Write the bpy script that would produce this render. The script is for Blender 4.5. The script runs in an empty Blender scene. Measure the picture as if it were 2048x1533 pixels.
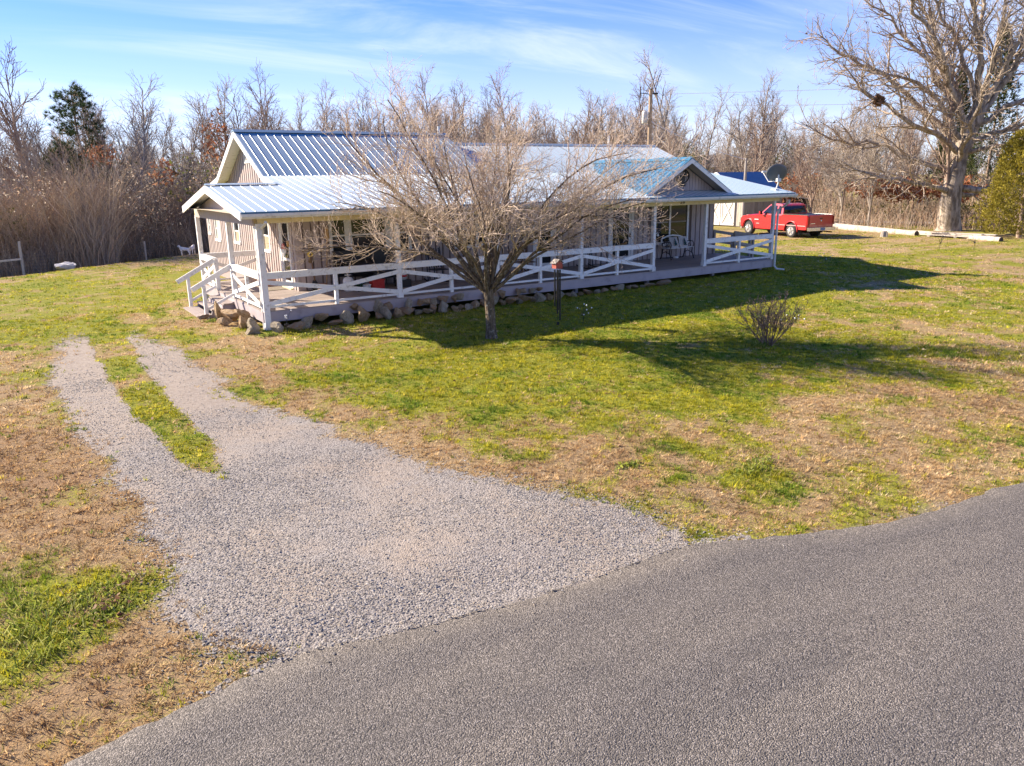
import bpy, math, random
import numpy as np
from mathutils import Matrix, Vector

scene = bpy.context.scene
COL = scene.collection
rad = math.radians

# ------------------------------------------------------------------ camera
CAM = (-5.26, -19.68, 3.68)
YAW, PITCH, ROLL = rad(32.74), rad(14.88), rad(-0.89)
F_ = np.array([math.sin(YAW)*math.cos(PITCH), math.cos(YAW)*math.cos(PITCH), -math.sin(PITCH)])
R_ = np.array([math.cos(YAW), -math.sin(YAW), 0.0])
U_ = np.cross(R_, F_)
R2 = R_*math.cos(ROLL) + U_*math.sin(ROLL)
U2 = -R_*math.sin(ROLL) + U_*math.cos(ROLL)
cd = bpy.data.cameras.new('camera')
cd.sensor_width = 36.0
cd.lens = 36.0*1550/2048
cd.clip_start = 0.05
cd.clip_end = 3000
cam = bpy.data.objects.new('camera', cd)
COL.objects.link(cam)
m = Matrix.Identity(4)
for i in range(3):
    m[i][0] = R2[i]; m[i][1] = U2[i]; m[i][2] = -F_[i]; m[i][3] = CAM[i]
cam.matrix_world = m
scene.camera = cam

# ------------------------------------------------------------------ light
SUN_EL = rad(28.5)
SUN_AZ = math.atan2(-0.61, 0.79)          # clockwise from +Y (negative: towards -X)
SDIR = Vector((math.sin(SUN_AZ)*math.cos(SUN_EL), math.cos(SUN_AZ)*math.cos(SUN_EL), math.sin(SUN_EL)))
sd = bpy.data.lights.new('sun', 'SUN')
sd.energy = 5.0
sd.angle = rad(0.53)
sd.color = (1.0, 0.87, 0.70)
so = bpy.data.objects.new('sun', sd)
COL.objects.link(so)
so.rotation_euler = (-SDIR).to_track_quat('-Z', 'Y').to_euler()
so.location = (-30, 40, 30)

w = bpy.data.worlds.new('World')
scene.world = w
w.use_nodes = True
nt = w.node_tree
nt.nodes.clear()
out = nt.nodes.new('ShaderNodeOutputWorld')
bg = nt.nodes.new('ShaderNodeBackground')
sky = nt.nodes.new('ShaderNodeTexSky')
sky.sky_type = 'NISHITA'
sky.sun_disc = False
sky.sun_elevation = SUN_EL
sky.sun_rotation = SUN_AZ
sky.air_density = 1.0
sky.dust_density = 0.0
sky.ozone_density = 4.0
sky.altitude = 300
bg.inputs['Strength'].default_value = 0.062
# thin cirrus, laid out on a flat layer overhead
geo = nt.nodes.new('ShaderNodeNewGeometry')
neg = nt.nodes.new('ShaderNodeVectorMath'); neg.operation = 'SCALE'; neg.inputs['Scale'].default_value = -1
sep = nt.nodes.new('ShaderNodeSeparateXYZ')
mx = nt.nodes.new('ShaderNodeMath'); mx.operation = 'MAXIMUM'; mx.inputs[1].default_value = 0.0
ad = nt.nodes.new('ShaderNodeMath'); ad.operation = 'ADD'; ad.inputs[1].default_value = 0.10
dx = nt.nodes.new('ShaderNodeMath'); dx.operation = 'DIVIDE'
dy = nt.nodes.new('ShaderNodeMath'); dy.operation = 'DIVIDE'
cmb = nt.nodes.new('ShaderNodeCombineXYZ')
L = nt.links.new
L(geo.outputs['Incoming'], neg.inputs[0]); L(neg.outputs[0], sep.inputs[0])
L(sep.outputs['Z'], mx.inputs[0]); L(mx.outputs[0], ad.inputs[0])
L(sep.outputs['X'], dx.inputs[0]); L(ad.outputs[0], dx.inputs[1])
L(sep.outputs['Y'], dy.inputs[0]); L(ad.outputs[0], dy.inputs[1])
L(dx.outputs[0], cmb.inputs[0]); L(dy.outputs[0], cmb.inputs[1])
mp = nt.nodes.new('ShaderNodeMapping')
mp.inputs['Rotation'].default_value = (0, 0, rad(28))
mp.inputs['Scale'].default_value = (0.55, 1.5, 1)
mp.inputs['Location'].default_value = (1.3, 0.4, 0)
L(cmb.outputs[0], mp.inputs[0])
n1 = nt.nodes.new('ShaderNodeTexNoise'); n1.inputs['Scale'].default_value = 0.85
n1.inputs['Detail'].default_value = 9; n1.inputs['Roughness'].default_value = 0.62; n1.inputs['Distortion'].default_value = 0.7
n2 = nt.nodes.new('ShaderNodeTexNoise'); n2.inputs['Scale'].default_value = 0.33; n2.inputs['Detail'].default_value = 2
L(mp.outputs[0], n1.inputs['Vector']); L(mp.outputs[0], n2.inputs['Vector'])
r1 = nt.nodes.new('ShaderNodeMapRange'); r1.interpolation_type = 'SMOOTHSTEP'
r1.inputs[1].default_value = 0.40; r1.inputs[2].default_value = 0.78
r2 = nt.nodes.new('ShaderNodeMapRange'); r2.interpolation_type = 'SMOOTHSTEP'
r2.inputs[1].default_value = 0.36; r2.inputs[2].default_value = 0.62
L(n1.outputs['Fac'], r1.inputs[0]); L(n2.outputs['Fac'], r2.inputs[0])
mul = nt.nodes.new('ShaderNodeMath'); mul.operation = 'MULTIPLY'
L(r1.outputs[0], mul.inputs[0]); L(r2.outputs[0], mul.inputs[1])
mul2 = nt.nodes.new('ShaderNodeMath'); mul2.operation = 'MULTIPLY'; mul2.inputs[1].default_value = 0.62
L(mul.outputs[0], mul2.inputs[0])
mix = nt.nodes.new('ShaderNodeMix'); mix.data_type = 'RGBA'
hsv = nt.nodes.new('ShaderNodeHueSaturation'); hsv.inputs['Saturation'].default_value = 1.18
tint = nt.nodes.new('ShaderNodeMix'); tint.data_type = 'RGBA'; tint.blend_type = 'MULTIPLY'; tint.inputs[0].default_value = 1
tint.inputs[7].default_value = (0.88, 0.88, 1.28, 1)
L(sky.outputs[0], tint.inputs[6]); L(tint.outputs[2], hsv.inputs['Color'])
# thin veil thickening towards the horizon
veil = nt.nodes.new('ShaderNodeMapRange'); veil.interpolation_type = 'SMOOTHSTEP'
veil.inputs[1].default_value = 0.0; veil.inputs[2].default_value = 0.27; veil.inputs[3].default_value = 0.46; veil.inputs[4].default_value = 0.0
L(mx.outputs[0], veil.inputs[0])
vmx = nt.nodes.new('ShaderNodeMath'); vmx.operation = 'ADD'; vmx.use_clamp = True
L(veil.outputs[0], vmx.inputs[0]); L(mul2.outputs[0], vmx.inputs[1])
L(vmx.outputs[0], mix.inputs[0]); L(hsv.outputs[0], mix.inputs[6])
mix.inputs[7].default_value = (7.0, 7.4, 8.2, 1)
L(mix.outputs[2], bg.inputs['Color']); L(bg.outputs[0], out.inputs['Surface'])

scene.view_settings.view_transform = 'Standard'
scene.view_settings.look = 'None'
scene.view_settings.gamma = 1.0
scene.view_settings.use_curve_mapping = False
scene.view_settings.exposure = 1.5
scene.render.engine = 'CYCLES'

# ------------------------------------------------------------------ helpers
def smooth(a, b, x):
    t = np.clip((np.asarray(x, float)-a)/(b-a), 0, 1)
    return t*t*(3-2*t)

def vnoise(x, y, s, seed=0):
    """value noise on numpy arrays, 0..1"""
    x = np.asarray(x, float)*s; y = np.asarray(y, float)*s
    xi = np.floor(x).astype(np.int64); yi = np.floor(y).astype(np.int64)
    fx = x-xi; fy = y-yi
    fx = fx*fx*(3-2*fx); fy = fy*fy*(3-2*fy)
    def h(a, b):
        n = (a*374761393 + b*668265263 + seed*974634777) & 0xFFFFFFFF
        n = ((n ^ (n >> 13))*1274126177) & 0xFFFFFFFF
        return ((n ^ (n >> 16)) & 0xFFFFFF)/float(0xFFFFFF)
    return (h(xi, yi)*(1-fx)+h(xi+1, yi)*fx)*(1-fy)+(h(xi, yi+1)*(1-fx)+h(xi+1, yi+1)*fx)*fy

def fbm(x, y, s, seed=0, o=3):
    v = 0; a = .5; t = 0
    for i in range(o):
        v = v + a*vnoise(x, y, s*2**i, seed+i); t += a; a *= .5
    return v/t

def terrain(x, y):
    x = np.asarray(x, float); y = np.asarray(y, float)
    s = -.555*(x+5.6)+.832*(y-18.2)
    fall = -2.8*(1-np.exp(-np.maximum(0, s)**1.25*.05))
    z = fall*smooth(20, 8, x)
    z = z + .10*smooth(9, 19, x)*smooth(-9, -1, y)*smooth(22, 8, y)
    z = z + (fbm(x, y, .45, 3)-.5)*.07*smooth(-14.4, -11.5, y)
    z = z - .05*smooth(-13.2, -14.2, y)
    return z
def tz(x, y): return float(terrain(x, y))

class MB:
    def __init__(s): s.v = []; s.f = []
    def add(s, vs, fs):
        o = len(s.v); s.v.extend([tuple(map(float, p)) for p in vs]); s.f.extend([tuple(i+o for i in f) for f in fs]); return s
    def box(s, x0, x1, y0, y1, z0, z1):
        return s.add([(x0,y0,z0),(x1,y0,z0),(x1,y1,z0),(x0,y1,z0),(x0,y0,z1),(x1,y0,z1),(x1,y1,z1),(x0,y1,z1)],
                     [(0,3,2,1),(4,5,6,7),(0,1,5,4),(1,2,6,5),(2,3,7,6),(3,0,4,7)])
    def beam(s, a, b, wd, ht, up=(0,0,1)):
        a = Vector(a); b = Vector(b); d = (b-a).normalized(); u = Vector(up)
        sd_ = d.cross(u)
        if sd_.length < 1e-5: sd_ = d.cross(Vector((0,1,0)))
        sd_.normalize(); u = sd_.cross(d).normalized()
        sd_ = sd_*wd/2; u = u*ht/2
        vs = [a-sd_-u, a+sd_-u, a+sd_+u, a-sd_+u, b-sd_-u, b+sd_-u, b+sd_+u, b-sd_+u]
        return s.add(vs, [(0,1,2,3),(7,6,5,4),(0,4,5,1),(1,5,6,2),(2,6,7,3),(3,7,4,0)])
    def tube(s, pts, rr, n=8, cap=True):
        pts = [Vector(p) for p in pts]
        if not hasattr(rr, '__len__'): rr = [rr]*len(pts)
        o = len(s.v); ref = None
        for i, p in enumerate(pts):
            d = (pts[min(i+1, len(pts)-1)]-pts[max(i-1, 0)]).normalized()
            if ref is None:
                ref = Vector((1,0,0)) if abs(d.x) < .8 else Vector((0,1,0))
            a = (ref-d*ref.dot(d)).normalized(); ref = a; b = d.cross(a)
            for k in range(n):
                t = 2*math.pi*k/n
                s.v.append(tuple(p+(a*math.cos(t)+b*math.sin(t))*rr[i]))
        for i in range(len(pts)-1):
            for k in range(n):
                s.f.append((o+i*n+k, o+i*n+(k+1)%n, o+(i+1)*n+(k+1)%n, o+(i+1)*n+k))
        if cap:
            s.f.append(tuple(o+k for k in range(n))[::-1]); s.f.append(tuple(o+(len(pts)-1)*n+k for k in range(n)))
        return s
    def lathe(s, c, prof, n=16):
        """prof: (radius, z) list around a vertical axis through c"""
        return s.tube_profile(c, (0,0,1), prof, n)
    def tube_profile(s, c, axis, prof, n=16):
        c = Vector(c); d = Vector(axis).normalized()
        a = (Vector((1,0,0)) if abs(d.x) < .8 else Vector((0,1,0))); a = (a-d*a.dot(d)).normalized(); b = d.cross(a)
        o = len(s.v)
        for r, z in prof:
            for k in range(n):
                t = 2*math.pi*k/n
                s.v.append(tuple(c+d*z+(a*math.cos(t)+b*math.sin(t))*r))
        for i in range(len(prof)-1):
            for k in range(n):
                s.f.append((o+i*n+k, o+i*n+(k+1)%n, o+(i+1)*n+(k+1)%n, o+(i+1)*n+k))
        s.f.append(tuple(o+k for k in range(n))[::-1]); s.f.append(tuple(o+(len(prof)-1)*n+k for k in range(n)))
        return s
    def prism(s, poly, fn0, fn1):
        """poly of 2-tuples swept between two placing functions"""
        n = len(poly); o = len(s.v)
        for q in poly: s.v.append(tuple(map(float, fn0(*q))))
        for q in poly: s.v.append(tuple(map(float, fn1(*q))))
        s.f.append(tuple(range(o, o+n))[::-1]); s.f.append(tuple(range(o+n, o+2*n)))
        for i in range(n): s.f.append((o+i, o+(i+1)%n, o+n+(i+1)%n, o+n+i))
        return s
    def mesh(s, name):
        me = bpy.data.meshes.new(name); me.from_pydata(s.v, [], s.f); me.update(); return me
    def build(s, name, mat, parent=None, smooth_=False, loc=None):
        me = s.mesh(name); me.materials.append(mat)
        fixn(me)
        if smooth_: me.polygons.foreach_set('use_smooth', [True]*len(me.polygons))
        return put(name, me, parent, loc)

def fixn(me):
    import bmesh
    bm = bmesh.new(); bm.from_mesh(me); bmesh.ops.recalc_face_normals(bm, faces=bm.faces); bm.to_mesh(me); bm.free()

def put(name, me, parent=None, loc=None, rot=None, scale=None):
    o = bpy.data.objects.new(name, me); COL.objects.link(o)
    if parent is not None: o.parent = parent
    if loc is not None: o.location = loc
    if rot is not None: o.rotation_euler = rot
    if scale is not None: o.scale = scale
    return o

def empty(name, loc=(0,0,0), rz=0):
    o = bpy.data.objects.new(name, None); COL.objects.link(o)
    o.location = loc; o.rotation_euler = (0,0,rz); o.empty_display_size = .2
    return o

def tag(o, label=None, cat=None, group=None, kind=None):
    if label: o['label'] = label
    if cat: o['category'] = cat
    if group: o['group'] = group
    if kind: o['kind'] = kind
    return o

def copy_tree(o, parent=None):
    c = o.copy(); COL.objects.link(c)
    if parent is not None: c.parent = parent
    for ch in list(o.children): copy_tree(ch, c)
    return c

def npmesh(name, V, Fc, mat, col=None, smooth_=False, uniform=3):
    """fast mesh from numpy: V (n,3), Fc (m,k)"""
    me = bpy.data.meshes.new(name)
    V = np.ascontiguousarray(V, dtype=np.float32); Fc = np.ascontiguousarray(Fc, dtype=np.int32)
    k = Fc.shape[1]
    me.vertices.add(len(V)); me.vertices.foreach_set('co', V.ravel())
    me.loops.add(Fc.size); me.loops.foreach_set('vertex_index', Fc.ravel())
    me.polygons.add(len(Fc))
    me.polygons.foreach_set('loop_start', np.arange(0, Fc.size, k, dtype=np.int32))
    me.polygons.foreach_set('loop_total', np.full(len(Fc), k, dtype=np.int32))
    if smooth_: me.polygons.foreach_set('use_smooth', np.ones(len(Fc), dtype=bool))
    me.update(calc_edges=True)
    if col is not None:
        at = me.color_attributes.new('Col', 'FLOAT_COLOR', 'POINT')
        c4 = np.ones((len(V), 4), dtype=np.float32); c4[:, :col.shape[1]] = col
        at.data.foreach_set('color', c4.ravel())
    me.materials.append(mat)
    return me

# ------------------------------------------------------------------ materials
def newmat(name):
    mt = bpy.data.materials.new(name); mt.use_nodes = True
    return mt, mt.node_tree, mt.node_tree.nodes['Principled BSDF']

def coords(t, space='Object'):
    if space == 'World':
        return t.nodes.new('ShaderNodeNewGeometry').outputs['Position']
    return t.nodes.new('ShaderNodeTexCoord').outputs['Object']

def noise(t, vec, scale, detail=4, rough=.55, stretch=None):
    if stretch:
        mp = t.nodes.new('ShaderNodeMapping'); mp.inputs['Scale'].default_value = stretch
        t.links.new(vec, mp.inputs[0]); vec = mp.outputs[0]
    n = t.nodes.new('ShaderNodeTexNoise'); n.inputs['Scale'].default_value = scale
    n.inputs['Detail'].default_value = detail; n.inputs['Roughness'].default_value = rough
    t.links.new(vec, n.inputs['Vector'])
    return n.outputs['Fac']

def ramp(t, fac, stops):
    r = t.nodes.new('ShaderNodeValToRGB')
    el = r.color_ramp.elements
    while len(el) < len(stops): el.new(.5)
    for e, (p, c) in zip(el, stops):
        e.position = p; e.color = (c[0], c[1], c[2], 1)
    t.links.new(fac, r.inputs[0])
    return r.outputs[0]

def mixc(t, fac, a, b, mode='MIX'):
    n = t.nodes.new('ShaderNodeMix'); n.data_type = 'RGBA'; n.blend_type = mode
    for i, v in ((0, fac), (6, a), (7, b)):
        if isinstance(v, (int, float)): n.inputs[i].default_value = v
        elif isinstance(v, tuple): n.inputs[i].default_value = (v[0], v[1], v[2], 1)
        else: t.links.new(v, n.inputs[i])
    return n.outputs[2]

def mrange(t, v, a, b, c=0, d=1):
    n = t.nodes.new('ShaderNodeMapRange'); n.interpolation_type = 'SMOOTHSTEP'
    for i, q in enumerate((a, b, c, d)): n.inputs[i+1].default_value = q
    t.links.new(v, n.inputs[0]); return n.outputs[0]

def bump(t, b, h, strength=.3, dist=.02):
    n = t.nodes.new('ShaderNodeBump'); n.inputs['Strength'].default_value = strength; n.inputs['Distance'].default_value = dist
    t.links.new(h, n.inputs['Height']); t.links.new(n.outputs[0], b.inputs['Normal'])

def M(name, col, rough=.6, var=.25, scale=6, bs=0, bscale=60, spec=.4, metal=0, stretch=None, col2=None, rnd=.12, world=True, cover=(.45,.7)):
    """plain surface: base colour with blotchy wear, per-object variation and fine relief"""
    mt, t, b = newmat(name)
    vec = coords(t, 'World' if world else 'Object')
    f = noise(t, vec, scale, 6, .6, stretch)
    dark = col2 if col2 else tuple(c*(1-var) for c in col)
    lite = tuple(min(1, c*(1+var*.4)) for c in col)
    c = ramp(t, f, [(cover[0]-.15, dark), (cover[0], col), (cover[1], lite)]) if not col2 else mixc(t, mrange(t, f, cover[0], cover[1]), col, col2)
    oi = t.nodes.new('ShaderNodeObjectInfo')
    mr = t.nodes.new('ShaderNodeMapRange'); mr.inputs[3].default_value = 1-rnd; mr.inputs[4].default_value = 1+rnd
    t.links.new(oi.outputs['Random'], mr.inputs[0])
    hs = t.nodes.new('ShaderNodeHueSaturation'); t.links.new(mr.outputs[0], hs.inputs['Value']); t.links.new(c, hs.inputs['Color'])
    t.links.new(hs.outputs[0], b.inputs['Base Color'])
    b.inputs['Roughness'].default_value = rough; b.inputs['Metallic'].default_value = metal
    b.inputs['Specular IOR Level'].default_value = spec
    if bs: bump(t, b, noise(t, vec, bscale, 4, .6, stretch), bs, .01)
    return mt

def bark(name, c1, c2, c3=None, scale=14, bs=.8):
    mt, t, b = newmat(name)
    vec = coords(t, 'Object')
    f = noise(t, vec, scale, 6, .65, (1, 1, .25))
    c = mixc(t, mrange(t, f, .38, .62), c1, c2)
    if c3:
        g = noise(t, vec, scale*.35, 5, .7)
        c = mixc(t, mrange(t, g, .55, .68), c, c3)
    t.links.new(c, b.inputs['Base Color']); b.inputs['Roughness'].default_value = .9
    b.inputs['Specular IOR Level'].default_value = .15
    bump(t, b, f, bs, .05)
    return mt

WHITE = M('white_paint', (.78, .77, .74), .55, .16, 9, .12, 30, col2=(.50, .475, .43), cover=(.52, .74), rnd=.06)
CREAM = M('cream_bounce_paint', (.80, .67, .39), .6, .2, 5, .1, 20, col2=(.64, .50, .26), cover=(.5, .75), rnd=.04)  # aged cream; extra yellow puts light bounced off the grass into the colour
GUTTER = M('gutter_metal', (.66, .65, .60), .4, .2, 6, 0, col2=(.42, .40, .36), cover=(.52, .75), rnd=.04)
SIDING = M('mauve_siding', (.43, .36, .335), .75, .2, 4, .35, 40, spec=.2, stretch=(3, 3, .4), rnd=.09)
GAP = M('gap_shade_backing', (.17, .13, .12), .85, .2, 4, rnd=.02)  # dark tone puts the shade of the gaps between boards into the colour
DECK = M('grey_deck_paint', (.33, .275, .245), .6, .3, 3, .3, 30, spec=.35, stretch=(.35, 5, 1), rnd=.10)
FASCIA = M('grey_fascia_paint', (.36, .31, .315), .6, .25, 3, .2, 25, rnd=.05)
SOFFIT = M('soffit', (.55, .48, .38), .7, .15, 4, rnd=.03)
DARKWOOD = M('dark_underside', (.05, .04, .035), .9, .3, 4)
BLACK = M('black_metal', (.018, .018, .02), .4, .3, 8, rnd=.05)
RUBBER = M('rubber', (.03, .03, .032), .8, .3, 12)
GREYW = M('grey_weathered_wood', (.30, .27, .24), .85, .35, 6, .5, 30, spec=.15, stretch=(4, 4, .35), rnd=.18)
PALEW = M('pale_weathered_wood', (.50, .44, .37), .85, .3, 5, .5, 30, spec=.15, stretch=(4, 4, .5), rnd=.12)
CLAY = M('terracotta', (.42, .20, .11), .8, .3, 8)
# ------------------------------------------------------------------ ground
ROAD = [(60,-33),(40,-25.5),(25,-20.6),(14,-17.2),(8,-16.05),(4.71,-15.60),(3.9,-15.53),(3.13,-15.45),(2.26,-15.33),(1.56,-15.09),(.83,-14.78),(.32,-14.56),(-.05,-14.51),(-.96,-14.5),(-2.06,-14.45),(-2.95,-14.28),(-3.67,-14.13),(-4.0,-14.14),(-4.48,-14.23),(-4.9,-14.31),(-5.23,-14.39),(-5.47,-14.47),(-7,-14.7),(-10,-15.2),(-20,-17.5),(-40,-23)]
RX = np.array([p[0] for p in ROAD])[::-1]; RY = np.array([p[1] for p in ROAD])[::-1]
def road_edge(x): return np.interp(x, RX, RY)
GL = [(-3.61,-14.17),(-3.89,-13.76),(-4.17,-13.01),(-4.21,-12.27),(-4.2,-11.71),(-4.3,-11.0),(-4.41,-9.14),(-4.56,-7.11),(-4.62,-4.43),(-4.64,-.56),(-4.59,2.08),(-4.4,3.2)]
GR = [(.07,-14.52),(.35,-14.30),(.13,-13.61),(-.19,-12.6),(-.83,-11.66),(-.91,-10.85),(-1.36,-9.12),(-1.91,-7.48),(-2.13,-5.84),(-2.2,-2.37),(-2.44,.45),(-2.61,3.0)]
MED_L = [(-3.42,-9.9),(-3.59,-9.29),(-3.74,-7.97),(-3.88,-6.06),(-3.97,-3.17),(-3.92,.16),(-3.75,3.9),(-3.7,6)]
MED_R = [(-3.42,-9.9),(-3.36,-9.67),(-3.22,-7.79),(-3.26,-6.5),(-3.30,-3.62),(-3.15,.32),(-3.1,4.53),(-3.1,6)]
def gravel_mask(x, y):
    """1 on bare gravel, 0 on turf, soft between"""
    x = np.asarray(x, float); y = np.asarray(y, float)
    def lx(P): P = sorted(P, key=lambda p: p[1]); return np.interp(y, [p[1] for p in P], [p[0] for p in P])
    l, r, ml, mr = lx(GL), lx(GR), lx(MED_L), lx(MED_R)
    wob = (fbm(x, y, 1.1, 11, 4)-.5)*1.1
    inside = np.minimum(x-l+.30, r-x+.12)
    g = smooth(-.42, .62, inside+wob*.7)
    med = np.minimum(x-ml-.06, mr-x)
    g = g*(1-smooth(-.20, .12, med+wob*.35)*smooth(-10.1, -9.3, y+wob*.5)*.95)
    g = g*(.45+.55*smooth(3.5, -3.0, y+wob*1.6))*smooth(5.4, 2.4, y+wob*1.3)*(y > road_edge(x)-.05)
    # spilled gravel along the tarmac edge
    e = y-road_edge(x)
    g = np.maximum(g, .62*smooth(.45, .05, e+wob*.5)*(e > -.05)*smooth(.45, .6, fbm(x, y, .8, 5)))
    return np.clip(g, 0, 1)

CTL = np.array([(-5.37,10.85,0.6,0.3),(-4.11,12.86,0.65,0.3),(-1.47,14.3,0.6,0.3),(1.23,19.05,0.4,0.3),(-1.55,7.8,0.65,0.3),(-3.13,6.56,0.5,0.3),(-5,4.9,0.6,0.3),(-0.21,6.74,0.4,0.3),(-1.83,3.41,0.2,0.3),(-5.17,-0.17,0.25,0.3),(-5.44,-3.83,0.1,0.4),(-5.51,-6.97,0.05,0.8),(-5.46,-9.19,0.05,0.85),(-5.07,-10.31,0.1,0.9),(-4.69,-11.31,0.08,0.5),(-5.4,-12.01,0.8,0.3),(-5.02,-12.27,0.75,0.3),(-5.69,-12.76,0.65,0.3),(-5.16,-13.03,0.6,0.3),(-5.7,-11.47,0.6,0.3),(-4.7,-12.99,0.05,0.3),(-5.32,-13.62,0.1,0.5),(-4.65,-13.86,0,0.2),(-5.62,-13.89,0.02,0.4),(-4.22,-13.59,0,0.2),(-3.54,2.47,0.7,0.3),(-3.75,-2.34,0.7,0.3),(-3.54,-6.31,0.6,0.3),(-3.45,-8.93,0.6,0.3),(-1.67,-2.77,0.25,0.3),(-1.3,-5.13,0.35,0.3),(-1.57,-0.92,0.2,0.3),(-0.03,-2.76,0.3,0.3),(1.3,-2.38,0.65,0.3),(1.77,0.63,0.5,0.3),(-1.21,-6.9,0.3,0.3),(-1.17,-8.65,0.25,0.3),(-0.84,-9.76,0.25,0.3),(0.03,-6.11,0.78,0.3),(1.79,-5.35,0.83,0.3),(0.77,-8.33,0.88,0.3),(1.15,-9.34,0.96,0.3),(0.06,-7.82,0.63,0.3),(3.58,-5.47,0.98,0.3),(3.4,-7.61,0.98,0.3),(5.14,-7.84,0.98,0.3),(3.53,-10.33,0.73,0.3),(5.18,-9.89,0.91,0.3),(1.66,-10.68,0.63,0.3),(0.35,-10.61,0.48,0.3),(1.26,-11.78,0.38,0.5),(-0.45,-10.57,0.33,0.3),(0.05,-12.28,0.28,0.4),(1.18,-12.87,0.38,0.5),(2.38,-12.58,0.48,0.3),(2.49,-13.36,0.58,0.3),(0.36,-13.77,0.18,0.4),(1.17,-14.49,0.23,0.4),(3.51,-12.01,0.58,0.3),(3.49,-13.36,0.43,0.5),(2.32,-14.26,0.33,0.4),(3.73,-14.66,0.25,0.4),(4.83,-15.01,0.25,0.4),(5.62,-13.52,0.33,0.5),(7.85,-13.47,0.28,0.5),(6.21,-12.28,0.43,0.3),(12.06,-11.83,0.38,0.4),(14.01,-9.72,0.53,0.3),(12.73,-7.85,0.6,0.3),(16.74,-6.77,0.5,0.3),(20.41,-7.05,0.4,0.3),(26.34,-4.94,0.35,0.3),(22.2,-1.41,0.7,0.3),(25.9,-2.28,0.55,0.3),(22.22,0.9,0.8,0.3),(13.36,-4.07,0.9,0.3),(9.78,-3.57,0.95,0.3),(7.55,-1.82,0.95,0.3),(9.2,-6.85,0.93,0.3),(12.95,-2.43,0.8,0.3),(9.63,-8.69,0.68,0.3),(10.47,-10,0.68,0.3),(30.25,2.71,0.35,0),(32.74,0.42,0.4,0.3),(37.03,0.22,0.3,0.3),(30.73,6.14,0.4,0),(30.7,10.76,0.3,0.3),(9.53,-12.15,0.48,0.3),(6.65,-10.96,0.58,0.3),(7.04,-14.54,0.23,0.4),(4.04,-13.75,0.33,0.4),(5.03,-1.9,0.85,0.3),(2.8,-1.96,0.7,0.3),(7.21,-4.49,0.95,0.3),(-0.12,2.09,0.4,0.3),(-0.76,1.64,0.35,0.3),(-9,0,0.3,0.4),(-10,12,0.5,0.3),(-12,-10,0.2,0.6),(20,-14,0.33,0.4),(35,-15,0.43,0.3),(-8,-13.5,0.1,0.4),(45,5,0.3,0.3),(10,25,0.4,0.3),(30,25,0.3,0.3)])
def turf(x, y):
    """greenness 0..1 and brown tone 0..1 of the lawn"""
    sh = np.shape(x); x = np.ravel(np.asarray(x, float)); y = np.ravel(np.asarray(y, float))
    G = np.empty(len(x)); B = np.empty(len(x))
    for a in range(0, len(x), 40000):
        sl = slice(a, a+40000)
        d2 = (x[sl, None]-CTL[None, :, 0])**2+(y[sl, None]-CTL[None, :, 1])**2
        wt = 1/(d2+.12)**1.7
        sw = wt.sum(1)
        G[sl] = (wt*CTL[:, 2]).sum(1)/sw; B[sl] = (wt*CTL[:, 3]).sum(1)/sw
    G = G+(fbm(x, y, .55, 21, 4)-.5)*.75+(fbm(x, y, 2.2, 41, 3)-.5)*1.05
    B = B+(fbm(x, y, .8, 31, 3)-.5)*.9
    return np.clip(G, 0, 1).reshape(sh), np.clip(B, 0, 1).reshape(sh)

def axis(lo, hi, step, far0, far1):
    core = list(np.arange(lo, hi+1e-6, step))
    a = []; d = step; p = lo
    while p > far0: d *= 1.35; p -= d; a.append(p)
    b = []; d = step; p = core[-1]
    while p < far1: d *= 1.35; p += d; b.append(p)
    return np.array(a[::-1]+core+b)
gx = axis(-11, 27, .2, -600, 700); gy = axis(-16, 27, .2, -300, 900)
XX, YY = np.meshgrid(gx, gy)
ZZ = terrain(XX, YY)
ZZ = np.where(YY < road_edge(XX)-.05, -.06, ZZ)
G, B = turf(XX, YY)
D = gravel_mask(XX, YY)
nx, ny = len(gx), len(gy)
ii = np.arange(nx*ny).reshape(ny, nx)
Fq = np.stack([ii[:-1, :-1], ii[:-1, 1:], ii[1:, 1:], ii[1:, :-1]], -1).reshape(-1, 4)

def ground_z(x, y):
    """height of the ground sheet itself (bilinear on its grid)"""
    x = np.asarray(x, float); y = np.asarray(y, float)
    i = np.clip(np.searchsorted(gx, x)-1, 0, len(gx)-2); j = np.clip(np.searchsorted(gy, y)-1, 0, len(gy)-2)
    fx = (x-gx[i])/(gx[i+1]-gx[i]); fy = (y-gy[j])/(gy[j+1]-gy[j])
    return ZZ[j, i]*(1-fx)*(1-fy)+ZZ[j, i+1]*fx*(1-fy)+ZZ[j+1, i]*(1-fx)*fy+ZZ[j+1, i+1]*fx*fy

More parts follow.
